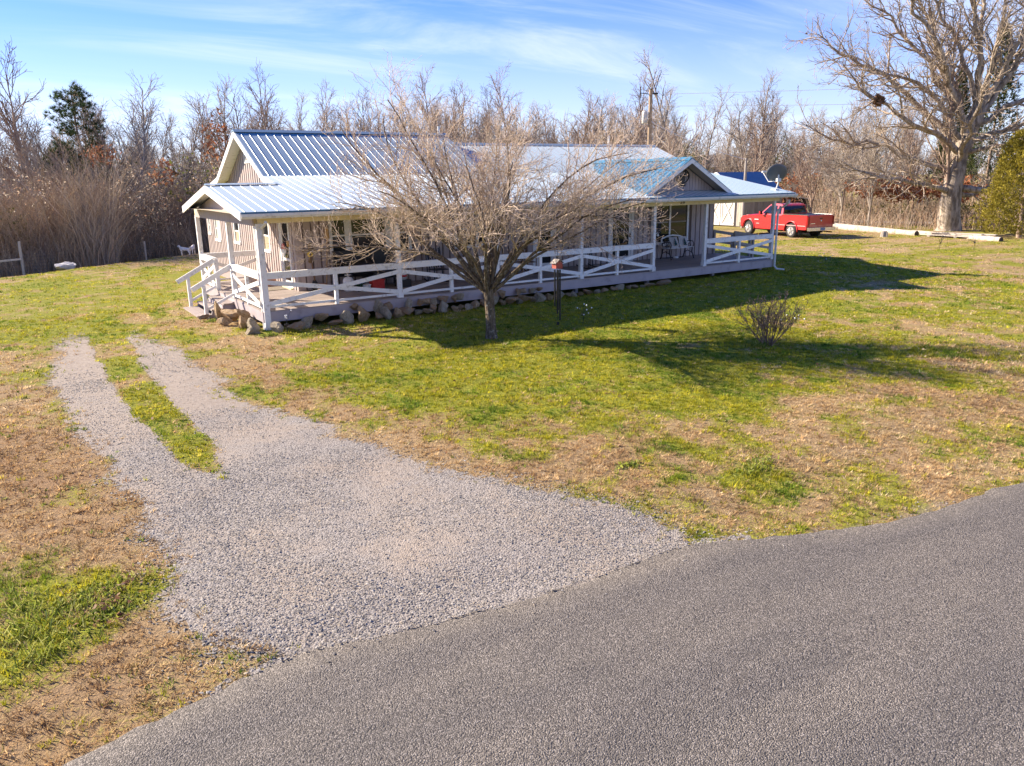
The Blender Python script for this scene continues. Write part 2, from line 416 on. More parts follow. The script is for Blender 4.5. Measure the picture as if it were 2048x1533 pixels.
def ground_material():
    mt, t, b = newmat('turf_soil')
    at = t.nodes.new('ShaderNodeVertexColor'); at.layer_name = 'Col'
    sp = t.nodes.new('ShaderNodeSeparateColor'); t.links.new(at.outputs[0], sp.inputs[0])
    pos = coords(t, 'World')
    n1 = noise(t, pos, 26, 5, .7); n2 = noise(t, pos, 7, 4, .6); n3 = noise(t, pos, 90, 3, .6)
    dry = mixc(t, sp.outputs[1], (.42, .305, .165), (.34, .215, .115))
    dry = mixc(t, mrange(t, n1, .35, .68), mixc(t, .4, dry, (.18, .12, .065)), dry)
    grn = mixc(t, mrange(t, n2, .3, .7), (.26, .26, .026), (.37, .345, .05))
    grn = mixc(t, mrange(t, n1, .36, .62), (.13, .145, .02), grn)
    gm = t.nodes.new('ShaderNodeMath'); gm.operation = 'ADD'
    q = t.nodes.new('ShaderNodeMath'); q.operation = 'MULTIPLY_ADD'; q.inputs[1].default_value = 1.1; q.inputs[2].default_value = -.55
    t.links.new(n1, q.inputs[0]); t.links.new(q.outputs[0], gm.inputs[0]); t.links.new(sp.outputs[0], gm.inputs[1])
    c = mixc(t, mrange(t, gm.outputs[0], .20, .56), dry, grn)
    dirt = mixc(t, mrange(t, n3, .35, .65), (.20, .155, .115), (.36, .30, .245))
    c = mixc(t, mrange(t, sp.outputs[2], .35, .8), c, dirt)
    t.links.new(c, b.inputs['Base Color']); b.inputs['Roughness'].default_value = .95; b.inputs['Specular IOR Level'].default_value = .1
    bump(t, b, n1, .9, .05)
    return mt
GROUND = ground_material()
me = npmesh('ground', np.stack([XX.ravel(), YY.ravel(), ZZ.ravel()], 1), Fq, GROUND, np.stack([G.ravel(), B.ravel(), D.ravel()], 1), True)
tag(put('ground', me), kind='structure')

# road: chip-sealed tarmac
def road_material():
    mt, t, b = newmat('chip_seal')
    pos = coords(t, 'World')
    vo = t.nodes.new('ShaderNodeTexVoronoi'); vo.inputs['Scale'].default_value = 92; t.links.new(pos, vo.inputs['Vector'])
    hs = t.nodes.new('ShaderNodeSeparateColor'); t.links.new(vo.outputs['Color'], hs.inputs[0])
    chip = ramp(t, hs.outputs[0], [(0, (.102, .089, .076)), (.4, (.150, .133, .114)), (.75, (.196, .174, .150)), (.97, (.31, .277, .243))])
    big = noise(t, pos, .9, 6, .65, (.35, 1.3, 1))
    chip = mixc(t, mrange(t, big, .34, .66), mixc(t, 1.0, chip, (.82, .82, .83), 'MULTIPLY'), mixc(t, 1.0, chip, (1.08, 1.06, 1.02), 'MULTIPLY'))
    stn = noise(t, pos, 5.5, 5, .7)
    chip = mixc(t, mrange(t, stn, .60, .74), chip, mixc(t, 1.0, chip, (.78, .76, .76), 'MULTIPLY'))
    gap = mrange(t, vo.outputs['Distance'], .5, .85)
    chip = mixc(t, gap, chip, (.055, .049, .045))
    t.links.new(chip, b.inputs['Base Color']); b.inputs['Roughness'].default_value = .82; b.inputs['Specular IOR Level'].default_value = .3
    inv = t.nodes.new('ShaderNodeMath'); inv.operation = 'SUBTRACT'; inv.inputs[0].default_value = 1; t.links.new(vo.outputs['Distance'], inv.inputs[1])
    bump(t, b, inv.outputs[0], .8, .010)
    return mt
xs = np.unique(np.concatenate([np.arange(-12, 16, .07), np.linspace(-40, -12, 20), np.linspace(16, 60, 30)]))
ye = road_edge(xs)+(vnoise(xs, xs*0, 1.7, 7)-.5)*.07+(vnoise(xs, xs*0, 7, 8)-.5)*.06
rows = [0, -.05, -.4, -1.5, -3.0, -4.6, -6.2]
zr = [-.03, .018, .03, .05, .065, .05, .02]
V = np.concatenate([np.stack([xs, ye+r, np.full_like(xs, z)], 1) for r, z in zip(rows, zr)])
n = len(xs); a = np.arange(n-1)
Fr = np.concatenate([np.stack([a+i*n, a+(i+1)*n, a+(i+1)*n+1, a+i*n+1], 1) for i in range(len(rows)-1)])
tag(put('road', npmesh('road', V, Fr, road_material(), None, True)), kind='structure')

# driveway: compacted gravel sheet with a ragged edge
def gravel_material():
    mt, t, b = newmat('compacted_gravel')
    pos = coords(t, 'World')
    vo = t.nodes.new('ShaderNodeTexVoronoi'); vo.inputs['Scale'].default_value = 52; t.links.new(pos, vo.inputs['Vector'])
    hs = t.nodes.new('ShaderNodeSeparateColor'); t.links.new(vo.outputs['Color'], hs.inputs[0])
    c = ramp(t, hs.outputs[0], [(0, (.19, .168, .146)), (.4, (.275, .245, .214)), (.85, (.36, .325, .288))])
    c = mixc(t, mrange(t, vo.outputs['Distance'], .5, .85), c, (.12, .108, .10))
    big = noise(t, pos, .8, 5, .65)
    sy = t.nodes.new('ShaderNodeSeparateXYZ'); t.links.new(pos, sy.inputs[0])
    up_ = mrange(t, sy.outputs['Y'], -10.5, -2.0, 0, .24)
    bg_ = t.nodes.new('ShaderNodeMath'); bg_.operation = 'ADD'; t.links.new(big, bg_.inputs[0]); t.links.new(up_, bg_.inputs[1])
    c = mixc(t, mrange(t, bg_.outputs[0], .42, .68), c, mixc(t, mrange(t, noise(t, pos, 14, 4, .7), .35, .65), (.265, .218, .172), (.35, .295, .24)))
    t.links.new(c, b.inputs['Base Color']); b.inputs['Roughness'].default_value = .9; b.inputs['Specular IOR Level'].default_value = .2
    inv = t.nodes.new('ShaderNodeMath'); inv.operation = 'SUBTRACT'; inv.inputs[0].default_value = 1; t.links.new(vo.outputs['Distance'], inv.inputs[1])
    bump(t, b, inv.outputs[0], .55, .014)
    return mt
st = .045
ax = np.arange(-5.6, 1.2, st); ay = np.arange(-14.8, 4.4, st)
AX, AY = np.meshgrid(ax, ay)
gm = gravel_mask(AX+st/2, AY+st/2)
hole = .35*fbm(AX, AY, 3.0, 77, 3)+.65*np.random.default_rng(3).uniform(0, 1, AX.shape)
keep = (gm > .40+.30*hole) & (AY+st/2 > road_edge(AX)+.02)
AZ = ground_z(AX, AY)+.003+.002*fbm(AX, AY, 4, 9)
ruts = np.exp(-((AX+4.25)/.3)**2)+np.exp(-((AX+2.75)/.3)**2)
n = len(ax); ij = np.arange(AX.size).reshape(AX.shape)
kk = keep[:-1, :-1]
Fd = np.stack([ij[:-1, :-1][kk], ij[:-1, 1:][kk], ij[1:, 1:][kk], ij[1:, :-1][kk]], 1)
used = np.unique(Fd); remap = np.zeros(AX.size, int); remap[used] = np.arange(len(used))
V = np.stack([AX.ravel(), AY.ravel(), AZ.ravel()], 1)[used]
tag(put('driveway', npmesh('driveway', V, remap[Fd], gravel_material(), None, True)), kind='structure')

# loose stones on the drive and along the tarmac
rng = np.random.default_rng(5)
def stones(n, x0, x1, y0, y1, r0, r1, dens):
    x = rng.uniform(x0, x1, n); y = rng.uniform(y0, y1, n)
    g = gravel_mask(x, y)
    k = rng.uniform(0, 1, n) < dens(g, x, y)
    x, y = x[k], y[k]; r = rng.uniform(r0, r1, len(x))*rng.choice([1, 1, 1, 1.5], len(x))
    return x, y, r
sets = [stones(95000, -4.8, .9, -14.7, -7.5, .005, .012, lambda g, x, y: smooth(-7.5, -11.5, y)*np.minimum(1, g**1.2*(.16+.72*smooth(.40, .64, fbm(x, y, .8, 51, 4)))+.45*g*(1-g))),
        stones(36000, -5.2, -.4, -11.5, -3, .006, .013, lambda g, x, y: smooth(-11.5, -8.5, y)*g**1.6*(.08+.75*smooth(.42, .66, fbm(x, y, .7, 52, 4)))),
        stones(16000, -5.2, -1.6, -4, 3.5, .007, .015, lambda g, x, y: g**1.6*(.05+.6*smooth(.45, .66, fbm(x, y, .7, 53, 4)))*smooth(4, 0, y)),
        stones(5000, -1, 9, -16.2, -14.3, .006, .014, lambda g, x, y: np.where(y > road_edge(x)+.0, g*.9, .0)),
        stones(1300, -4.2, 3, -15.2, -14.0, .005, .010, lambda g, x, y: np.where(y < road_edge(x), .4*smooth(-.8, 0, y-road_edge(x)), 0))]
x = np.concatenate([s[0] for s in sets]); y = np.concatenate([s[1] for s in sets]); r = np.concatenate([s[2] for s in sets])
z = np.where(y > road_edge(x), ground_z(x, y)+.008, .035)
N = len(x)
th = rng.uniform(0, 6.28, N); el = rng.uniform(.65, 1.35, N)
ring = []
for k in range(4):
    a = th+k*math.pi/2+rng.uniform(-.4, .4, N); rr = r*rng.uniform(.7, 1.25, N)*np.where(k % 2, el, 1/el)
    ring.append(np.stack([x+np.cos(a)*rr, y+np.sin(a)*rr, z-r*rng.uniform(.0, .5, N)], 1))
top = np.stack([x+rng.uniform(-.5, .5, N)*r, y+rng.uniform(-.5, .5, N)*r, z+r*rng.uniform(.22, .6, N)], 1)
V = np.stack(ring+[top], 1).reshape(-1, 3)
b0 = np.arange(N)*5
Fs = np.concatenate([np.stack([b0+k, b0+(k+1) % 4, b0+4], 1) for k in range(4)])
tone = rng.choice(4, N, p=[.2, .42, .27, .11])
pal = np.array([(.175, .160, .143), (.25, .23, .206), (.34, .315, .285), (.31, .258, .195)])
cc = pal[tone]*rng.uniform(.75, 1.2, (N, 1))
def vcol_material(name, rough=.85, translucent=0.0):
    mt, t, b = newmat(name)
    at = t.nodes.new('ShaderNodeVertexColor'); at.layer_name = 'Col'
    t.links.new(at.outputs[0], b.inputs['Base Color']); b.inputs['Roughness'].default_value = rough; b.inputs['Specular IOR Level'].default_value = .2
    if translucent:
        tr = t.nodes.new('ShaderNodeBsdfTranslucent'); t.links.new(at.outputs[0], tr.inputs['Color'])
        mxs = t.nodes.new('ShaderNodeMixShader'); mxs.inputs[0].default_value = translucent
        o = t.nodes['Material Output']
        t.links.new(b.outputs[0], mxs.inputs[1]); t.links.new(tr.outputs[0], mxs.inputs[2]); t.links.new(mxs.outputs[0], o.inputs['Surface'])
    return mt
tag(put('gravel', npmesh('gravel', V, Fs, vcol_material('loose_gravel'), np.repeat(cc, 5, 0))), 'loose grey crushed stone spread over the driveway', 'gravel', kind='stuff')

# grass blades, thinning with distance from the road
GRASSM = vcol_material('grass_blades', .8, .42)
def blades(n, x0, x1, y0, y1, hgt, wid, seed, keepf=None, per=13, sig=.030):
    """tufts of blades: each tuft has its own colour, height and spread"""
    rg = np.random.default_rng(seed)
    m = n//per
    cx = rg.uniform(x0, x1, m); cy = rg.uniform(y0, y1, m)
    g = gravel_mask(cx, cy)
    k = (rg.uniform(0, 1, m) > g*1.02) & (cy > road_edge(cx)-.02+.10*rg.uniform(-1, 1, m))
    k &= ~((cx > -.02) & (cx < 19.3) & (cy > .1) & (cy < 15)) & ~((cx > -1.1) & (cx < .2) & (cy > 2.7) & (cy < 4.9))
    if keepf is not None: k &= rg.uniform(0, 1, m) < keepf(cx, cy)
    cx, cy = cx[k], cy[k]; m = len(cx)
    G, B = turf(cx, cy)
    tg = rg.uniform(0, 1, m) < np.clip((G-.20)/.52, .04, .96)
    th = np.exp(rg.normal(0, .30, m))*(.62+.8*fbm(cx, cy, 2.4, 81))
    gr = np.array([(.34, .325, .018), (.49, .435, .032), (.18, .215, .018), (.57, .485, .08)])
    dr = np.array([(.60, .435, .22), (.50, .33, .15), (.70, .55, .33), (.33, .20, .095)])
    ct = gr[rg.choice(4, m, p=[.38, .32, .18, .12])]
    pd = rg.uniform(0, 1, m)+B*.6-.2
    cdr = dr[np.where(pd < .16, 2, np.where(pd < .58, 0, np.where(pd < .90, 1, 3)))]
    tc = np.where(tg[:, None], ct, cdr)*rg.uniform(.70, 1.2, (m, 1))
    clump = smooth(.50, .68, fbm(cx, cy, 1.6, 91, 4))*tg
    tc = tc*(1-clump[:, None]*np.array([.58, .34, .2]))*(.72+.58*fbm(cx, cy, 4.5, 95, 2))[:, None]
    i = np.repeat(np.arange(m), per); n = len(i)
    a = rg.uniform(0, 6.28, n); rr_ = np.abs(rg.normal(0, sig, n))*np.repeat(rg.uniform(.5, 1.6, m), per)
    x = cx[i]+np.cos(a)*rr_; y = cy[i]+np.sin(a)*rr_
    z = ground_z(x, y)
    h = hgt*th[i]*rg.uniform(.45, 1.2, n)*np.where(tg[i], 1.0, .8)
    la = a+rg.uniform(-.9, .9, n); lean = h*rg.uniform(.2, 1.25, n)*np.where(tg[i], .9, 1.5)
    wv = wid*rg.uniform(.6, 1.4, n); wa = la+1.57+rg.uniform(-.5, .5, n)
    px, py = np.cos(wa)*wv, np.sin(wa)*wv
    V = np.stack([np.stack([x-px, y-py, z-.004], 1), np.stack([x+px, y+py, z-.004], 1),
                  np.stack([x+np.cos(la)*lean, y+np.sin(la)*lean, z+h], 1)], 1).reshape(-1, 3)
    c = tc[i]*rg.uniform(.8, 1.2, (n, 1))
    return V, np.repeat(c, 3, 0)
parts = [blades(300000, -7, 9.5, -16, -10.5, .034, .0050, 1),
         blades(215000, -7.5, 12, -10.5, -4.5, .036, .0070, 2, None, 12, .036),
         blades(190000, -8, 20, -4.5, 6, .038, .0098, 3, lambda x, y: np.where(x > 1.9, smooth(1.5, .2, y), 1.0), 11, .05),
         blades(50000, -9, 6, 6, 24, .04, .013, 4, None, 9, .08),
         blades(52000, 19, 42, -9, 14, .04, .015, 6, None, 9, .09),
         blades(16000, 9.5, 12, -16, -10.5, .05, .009, 8, None, 10, .05),
         blades(70000, 12, 25, -15, -4.5, .038, .011, 9, None, 10, .06),
         blades(16000, 20, 25, -4.5, 2, .038, .012, 10, None, 10, .07)]
V = np.concatenate([p[0] for p in parts]); C = np.concatenate([p[1] for p in parts])
tag(put('lawn_grass', npmesh('lawn_grass', V, np.arange(len(V)).reshape(-1, 3), GRASSM, C)), 'short patchy lawn grass, green by the house and straw brown by the road', 'grass', kind='stuff')

# lush weeds in the ditch at the near left and leafy weeds by the road
def weeds(spots, seed, name, label):
    rg = np.random.default_rng(seed); Vs = []; Cs = []
    for (cx, cy, rx_, ry_, ang, n, hh, ww, pal) in spots:
        u = rg.normal(0, .5, n); v = rg.normal(0, .5, n)
        x = cx+u*rx_*math.cos(ang)-v*ry_*math.sin(ang); y = cy+u*rx_*math.sin(ang)+v*ry_*math.cos(ang)
        z = terrain(x, y); a = rg.uniform(0, 6.28, n); h = hh*rg.uniform(.3, 1.2, n); w_ = ww*rg.uniform(.6, 1.4, n)
        la = rg.uniform(0, 6.28, n); le = h*rg.uniform(.3, 1.2, n)
        V = np.stack([np.stack([x-np.cos(a)*w_, y-np.sin(a)*w_, z+h*.1], 1), np.stack([x+np.cos(a)*w_, y+np.sin(a)*w_, z+h*.15], 1),
                      np.stack([x+np.cos(la)*le+np.cos(a)*w_*.6, y+np.sin(la)*le+np.sin(a)*w_*.6, z+h], 1), np.stack([x+np.cos(la)*le-np.cos(a)*w_*.6, y+np.sin(la)*le-np.sin(a)*w_*.6, z+h*.95], 1)], 1)
        Vs.append(V.reshape(-1, 3)); Cs.append(np.repeat(np.array(pal)[rg.integers(0, len(pal), n)]*rg.uniform(.7, 1.25, (n, 1)), 4, 0))
    V = np.concatenate(Vs)
    tag(put(name, npmesh(name, V, np.arange(len(V)).reshape(-1, 4), GRASSM, np.concatenate(Cs))), label, 'weeds', kind='stuff')
gp = [(.24, .28, .035), (.33, .36, .06), (.15, .20, .03), (.42, .42, .13)]
weeds([(-5.15,-12.2,.55,.22,.35,800,.04,.008,gp),(-4.95,-12.55,.4,.16,.35,500,.036,.008,gp),(-5.6,-12.55,.35,.3,.2,420,.075,.005,gp),(-5.75,-12.0,.4,.3,.2,320,.07,.005,gp),(-5.5,-13.0,.35,.2,.4,240,.07,.005,gp)], 3, 'ditch_weeds', 'lush green chickweed patch in the ditch beside the drive')
weeds([(2.62,-13.42,.3,.16,.2,150,.05,.012,gp),(2.3,-13.5,.25,.14,.1,110,.045,.011,gp),(1.15,-12.5,.2,.1,0,120,.05,.012,gp),(8.45,-8.55,.18,.14,0,160,.09,.014,gp),(-.15,-.75,.3,.14,0,260,.06,.012,gp),(.9,-1.2,.5,.14,0,260,.06,.012,gp),(-.75,2.3,.3,.2,0,220,.07,.012,gp)], 4, 'broadleaf_weeds', 'scattered broad green weeds in the lawn and by the porch')

# fallen leaves
rg = np.random.default_rng(12)
n = 420
x = rg.uniform(-5.6, 9, n); y = rg.uniform(-14, 0, n)
lx = np.array([(-4.72, -12.15, .12), (-4.95, -12.45, .14), (-5.05, -12.75, .12)])
for q in lx:
    x = np.append(x, rg.normal(q[0], q[2], 22)); y = np.append(y, rg.normal(q[1], q[2]*.5, 22))
k = (y > road_edge(x)+.1) & (gravel_mask(x, y) < .6); x, y = x[k], y[k]; n = len(x)
z = terrain(x, y)+rg.uniform(.015, .05, n); s = rg.uniform(.012, .030, n); a = rg.uniform(0, 6.28, n)
tl = rg.uniform(-.8, .8, (4, n))
V = np.stack([np.stack([x+np.cos(a+k*1.57)*s*(1.3 if k % 2 else .75), y+np.sin(a+k*1.57)*s*(1.3 if k % 2 else .75), z+tl[k]*s], 1) for k in range(4)], 1).reshape(-1, 3)
lp = np.array([(.22, .10, .045), (.30, .16, .08), (.14, .07, .04), (.40, .27, .18)])
tag(put('fallen_leaves', npmesh('fallen_leaves', V, np.arange(len(V)).reshape(-1, 4), GRASSM, np.repeat(lp[rg.integers(0, 4, n)], 4, 0))), 'dry brown oak leaves scattered over the lawn', 'leaves', kind='stuff')
# ------------------------------------------------------------------ house
def roof_material():
    mt, t, b = newmat('blue_roof_metal')
    pos = coords(t, 'World')
    f = noise(t, pos, .9, 5, .6, (2.5, .4, .4))
    c = mixc(t, mrange(t, f, .35, .7), (.006, .135, .235), (.012, .165, .275))
    t.links.new(c, b.inputs['Base Color'])
    b.inputs['Roughness'].default_value = .42; b.inputs['Metallic'].default_value = .0
    b.inputs['IOR'].default_value = 1.45
    b.inputs['Coat Weight'].default_value = 1.0; b.inputs['Coat IOR'].default_value = 1.75; b.inputs['Coat Roughness'].default_value = .44
    b.inputs['Sheen Weight'].default_value = .6; b.inputs['Sheen Roughness'].default_value = .32
    return mt
ROOF = roof_material()
def glass_material(name, col, rough=.04):
    mt, t, b = newmat(name)
    b.inputs['Base Color'].default_value = (*col, 1); b.inputs['Roughness'].default_value = rough
    b.inputs['IOR'].default_value = 1.52; b.inputs['Specular IOR Level'].default_value = .5
    return mt
GLASS = glass_material('window_glass', (.018, .020, .022))
BLIND = M('cream_blind', (.55, .50, .40), .6, .1, 4)
CURT = M('tan_curtain', (.34, .27, .17), .8, .3, 6)

house = tag(empty('house', (0, 0, 0)), 'single-storey house with mauve vertical board siding and blue metal roof', 'house')
def hb(mb, name, mat, parent=house, sm=False): return mb.build(name, mat, parent, sm)

DZ = .5            # deck height
XW, XE = 1.9, 19.35    # left and right wall
YF, YB = 3.05, 14.6    # front and back wall
RY1, RZ1 = 7.19, 5.26   # main ridge
RZ2 = 4.93
BRK_Y, BRK_Z = 4.27, 3.82
EY, EZ = -.50, 2.97
def low(y): return EZ+(y-EY)*(BRK_Z-EZ)/(BRK_Y-EY)
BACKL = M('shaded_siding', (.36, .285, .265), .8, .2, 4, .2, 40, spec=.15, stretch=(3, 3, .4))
# --- wall backings
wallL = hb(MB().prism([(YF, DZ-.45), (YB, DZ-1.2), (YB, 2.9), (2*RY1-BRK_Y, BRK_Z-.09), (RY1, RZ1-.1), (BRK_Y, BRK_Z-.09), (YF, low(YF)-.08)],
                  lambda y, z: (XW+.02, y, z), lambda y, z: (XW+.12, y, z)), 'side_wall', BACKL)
wallF = hb(MB().box(XW+.12, XE, YF+.02, YF+.12, DZ-.4, low(YF)-.08), 'front_wall', GAP)
wallE = hb(MB().prism([(YF+.12, DZ-.4), (YB, DZ-.4), (YB, 2.9), (2*RY1-BRK_Y, BRK_Z-.09), (RY1, RZ2-.1), (BRK_Y, BRK_Z-.09), (YF+.12, low(YF)-.08)],
                  lambda y, z: (XE-.12, y, z), lambda y, z: (XE-.02, y, z)), 'end_wall', SIDING)
wallB = hb(MB().box(XW+.12, XE-.12, YB-.12, YB-.02, DZ-1.2, 2.9), 'back_wall', SIDING)

# openings: (lo, hi, zlo, zhi)
OPEN_L = [(13.78, 14.2, 1.62, 2.34), (12.2, 13.07, 1.42, 2.36), (9.26, 10.07, 1.50, 2.38), (5.55, 6.38, 1.46, 2.48), (3.50, 4.50, DZ, 2.55)]
OPEN_F = [(2.93, 5.62, 1.48, 2.62), (7.2, 8.9, 1.48, 2.62), (10.3, 11.3, DZ, 2.62), (13.72, 14.95, DZ, 2.62), (15.88, 17.86, 1.08, 2.68)]
rb = random.Random(4)
def pieces(lo, hi, z0, z1, opens):
    segs = [(z0, z1)]
    for a, b_, za, zb in opens:
        if hi > a+.02 and lo < b_-.02:
            ns = []
            for s0, s1 in segs:
                if za > s0+.03: ns.append((s0, min(za, s1)))
                if zb < s1-.03: ns.append((max(zb, s0), s1))
            segs = ns
    return [s for s in segs if s[1]-s[0] > .05]
def gab(y):   # roof underside over side wall
    ys = [YF, BRK_Y, RY1, 2*RY1-BRK_Y, YB]; zs = [low(YF), BRK_Z, RZ1, BRK_Z, 2.98]
    return float(np.interp(y, ys, zs))-.10
y = YF
while y < YB-.1:
    y1 = y+.135
    for s0, s1 in pieces(y, y1, DZ-.02, 99, OPEN_L):
        za, zb = min(s1, gab(y)), min(s1, gab(y1))
        if min(za, zb)-s0 < .05: continue
        t_ = rb.uniform(0, .006)
        hb(MB().prism([(y, s0), (y1, s0), (y1, zb), (y, za)], lambda a, b_: (XW-.026-t_, a, b_), lambda a, b_: (XW+.021, a, b_)), 'board', SIDING, wallL)
    y += .256
x = XW+.0
while x < XE-.05:
    x1 = min(x+.205, XE)
    for s0, s1 in pieces(x, x1, DZ-.0, low(YF)-.12, OPEN_F):
        t_ = rb.uniform(0, .006)
        hb(MB().box(x, x1, YF-.018-t_, YF+.021, s0, s1), 'board', SIDING, wallF)
    x += .256

# --- windows and doors
def window_side(y0, y1, z0, z1, fill=None):
    w_ = hb(MB().box(XW-.035, XW+.02, y0, y0+.09, z0, z1).box(XW-.035, XW+.02, y1-.09, y1, z0, z1).box(XW-.036, XW+.02, y0+.09, y1-.09, z1-.09, z1)
            .box(XW-.010, XW+.02, y0+.09, y1-.09, (z0+z1)/2-.025, (z0+z1)/2+.025), 'window', WHITE)
    hb(MB().box(XW-.06, XW+.02, y0-.03, y1+.03, z0-.02, z0+.07), 'sill', WHITE, w_)
    zm = (z0+z1)/2
    hb(MB().box(XW+.004, XW+.018, y0+.09, y1-.09, zm+.025, z1-.09), 'pane', GLASS if fill is None else fill, w_)
    hb(MB().box(XW+.004, XW+.018, y0+.09, y1-.09, z0+.07, zm-.025), 'pane', fill if fill is not None else CURT, w_)
window_side(*OPEN_L[0]); window_side(*OPEN_L[1], fill=BLIND); window_side(*OPEN_L[2]); window_side(*OPEN_L[3])
y0, y1, z0, z1 = OPEN_L[4]
d_ = hb(MB().box(XW-.04, XW+.02, y0, y0+.11, DZ, z1).box(XW-.04, XW+.02, y1-.11, y1, DZ, z1).box(XW-.041, XW+.02, y0+.11, y1-.11, z1-.1, z1)
        .box(XW-.015, XW+.02, y0+.11, y0+.2, DZ+.02, z1-.1).box(XW-.015, XW+.02, y1-.2, y1-.11, DZ+.02, z1-.1).box(XW-.016, XW+.02, y0+.2, y1-.2, DZ+.02, DZ+.22)
        .box(XW-.016, XW+.02, y0+.2, y1-.2, 1.32, 1.40), 'door', WHITE)
hb(MB().box(XW+.002, XW+.018, y0+.2, y1-.2, 1.40, z1-.1), 'pane', GLASS, d_)
hb(MB().box(XW+.002, XW+.018, y0+.2, y1-.2, DZ+.22, 1.32), 'pane', GLASS, d_)
hb(MB().box(XW-.06, XW-.015, y0+.13, y0+.17, 1.42, 1.56), 'handle', BLACK, d_)
hb(MB().box(XW-.12, XW-.042, y0-.02, y1+.02, DZ+.002, DZ+.04), 'threshold', CREAM, d_)

def window_front(x0, x1, z0, z1, mull, rail=True, fills=None):
    mb = MB().box(x0, x0+.09, YF-.035, YF+.02, z0, z1).box(x1-.09, x1, YF-.035, YF+.02, z0, z1)
    mb.box(x0+.09, x1-.09, YF-.036, YF+.02, z1-.08, z1).box(x0-.02, x1+.02, YF-.06, YF+.02, z0-.05, z0+.05)
    for a, b_ in mull: mb.box(a, b_, YF-.034, YF+.02, z0+.05, z1-.08)
    w_ = hb(mb, 'window', WHITE)
    ed = [x0+.09]+[v for ab in mull for v in ab]+[x1-.09]
    zm = (z0+z1)/2
    for i in range(0, len(ed), 2):
        a, b_ = ed[i], ed[i+1]
        mt = GLASS if not fills else fills[i//2]
        if rail:
            hb(MB().box(a, b_, YF-.012, YF+.02, zm-.025, zm+.025), 'sash_rail', WHITE if x0 < 12 else GREYW, w_)
            hb(MB().box(a, b_, YF+.002, YF+.018, zm+.025, z1-.08), 'pane', mt, w_)
            hb(MB().box(a, b_, YF+.002, YF+.018, z0+.05, zm-.025), 'pane', GLASS, w_)
        else:
            hb(MB().box(a, b_, YF+.002, YF+.018, z0+.05, z1-.08), 'pane', mt, w_)
    return w_
window_front(2.93, 5.62, 1.48, 2.62, [(3.42, 3.64), (4.74, 4.98)])
window_front(7.2, 8.9, 1.48, 2.62, [(8.0, 8.1)])
window_front(15.88, 17.86, 1.08, 2.68, [(16.80, 16.88)], fills=[GLASS, GLASS])
def front_door(x0, x1):
    mb = MB().box(x0, x0+.12, YF-.04, YF+.02, DZ, 2.62).box(x1-.12, x1, YF-.04, YF+.02, DZ, 2.62).box(x0+.12, x1-.12, YF-.041, YF+.02, 2.5, 2.62)
    mb.box(x0+.12, x0+.22, YF-.015, YF+.02, DZ+.01, 2.5).box(x1-.22, x1-.12, YF-.015, YF+.02, DZ+.01, 2.5).box(x0+.22, x1-.22, YF-.016, YF+.02, DZ+.01, DZ+.2).box(x0+.22, x1-.22, YF-.016, YF+.02, 1.05, 1.12)
    d_ = hb(mb, 'door', WHITE)
    hb(MB().box(x0+.22, x1-.22, YF+.002, YF+.018, 1.12, 2.5), 'pane', GLASS, d_)
    hb(MB().box(x0+.22, x1-.22, YF+.002, YF+.018, DZ+.2, 1.05), 'pane', GLASS, d_)
    hb(MB().box(x1-.2, x1-.16, YF-.06, YF-.015, 1.4, 1.55), 'handle', BLACK, d_)
front_door(10.3, 11.3); front_door(13.72, 14.95)
# corner trims
hb(MB().box(XW-.03, XW+.09, YF-.03, YF-.018, DZ, 2.75), 'corner_trim', SIDING)
# gable vent in the side wall
gv = hb(MB().box(XW-.05, XW-.02, 6.75, 6.80, 4.25, 4.78).box(XW-.05, XW-.02, 7.58, 7.63, 4.25, 4.78).box(XW-.051, XW-.02, 6.8, 7.58, 4.25, 4.30).box(XW-.051, XW-.02, 6.8, 7.58, 4.73, 4.78), 'gable_vent', WHITE)
for k in range(8):
    z = 4.32+k*.053
    hb(MB().beam((XW-.035, 6.8, z), (XW-.035, 7.58, z), .05, .012, (.6, 0, 1)), 'slat', WHITE, gv)

# --- roofs: sheet with thickness plus proud ribs
def plane_roof(name, quad, nrib, ribfn, parent=house, th=.05, skip=None):
    """quad: 4 world points (a,b along the eave, c,d along the top)"""
    q = [Vector(p) for p in quad]; nrm = (q[1]-q[0]).cross(q[3]-q[0]).normalized()
    if nrm.z < 0: nrm = -nrm
    mb = MB(); n_ = len(q)
    mb.add(q+[p-nrm*th for p in q], [tuple(range(n_)), tuple(range(2*n_-1, n_-1, -1))]+[(i, (i+1) % n_, (i+1) % n_+n_, i+n_) for i in range(n_)])
    o = hb(mb, name, ROOF, parent)
    for k in range(nrib):
        ab = ribfn(k)
        if ab is None: continue
        a, b_ = Vector(ab[0]), Vector(ab[1])
        sd_ = (b_-a).cross(nrm).normalized()
        w0, w1, hh = .015, .008, .010
        vs = [a-sd_*w0+nrm*.001, a-sd_*w1+nrm*hh, a+sd_*w1+nrm*hh, a+sd_*w0+nrm*.001]
        vs += [v+(b_-a) for v in vs]
        hb(MB().add(vs, [(0, 1, 5, 4), (1, 2, 6, 5), (2, 3, 7, 6), (0, 3, 2, 1), (4, 5, 6, 7)]), 'rib', ROOF, o)
    return o
X0, X1, XM = 1.5, 19.75, 9.2
XP = -.46
RS = .262
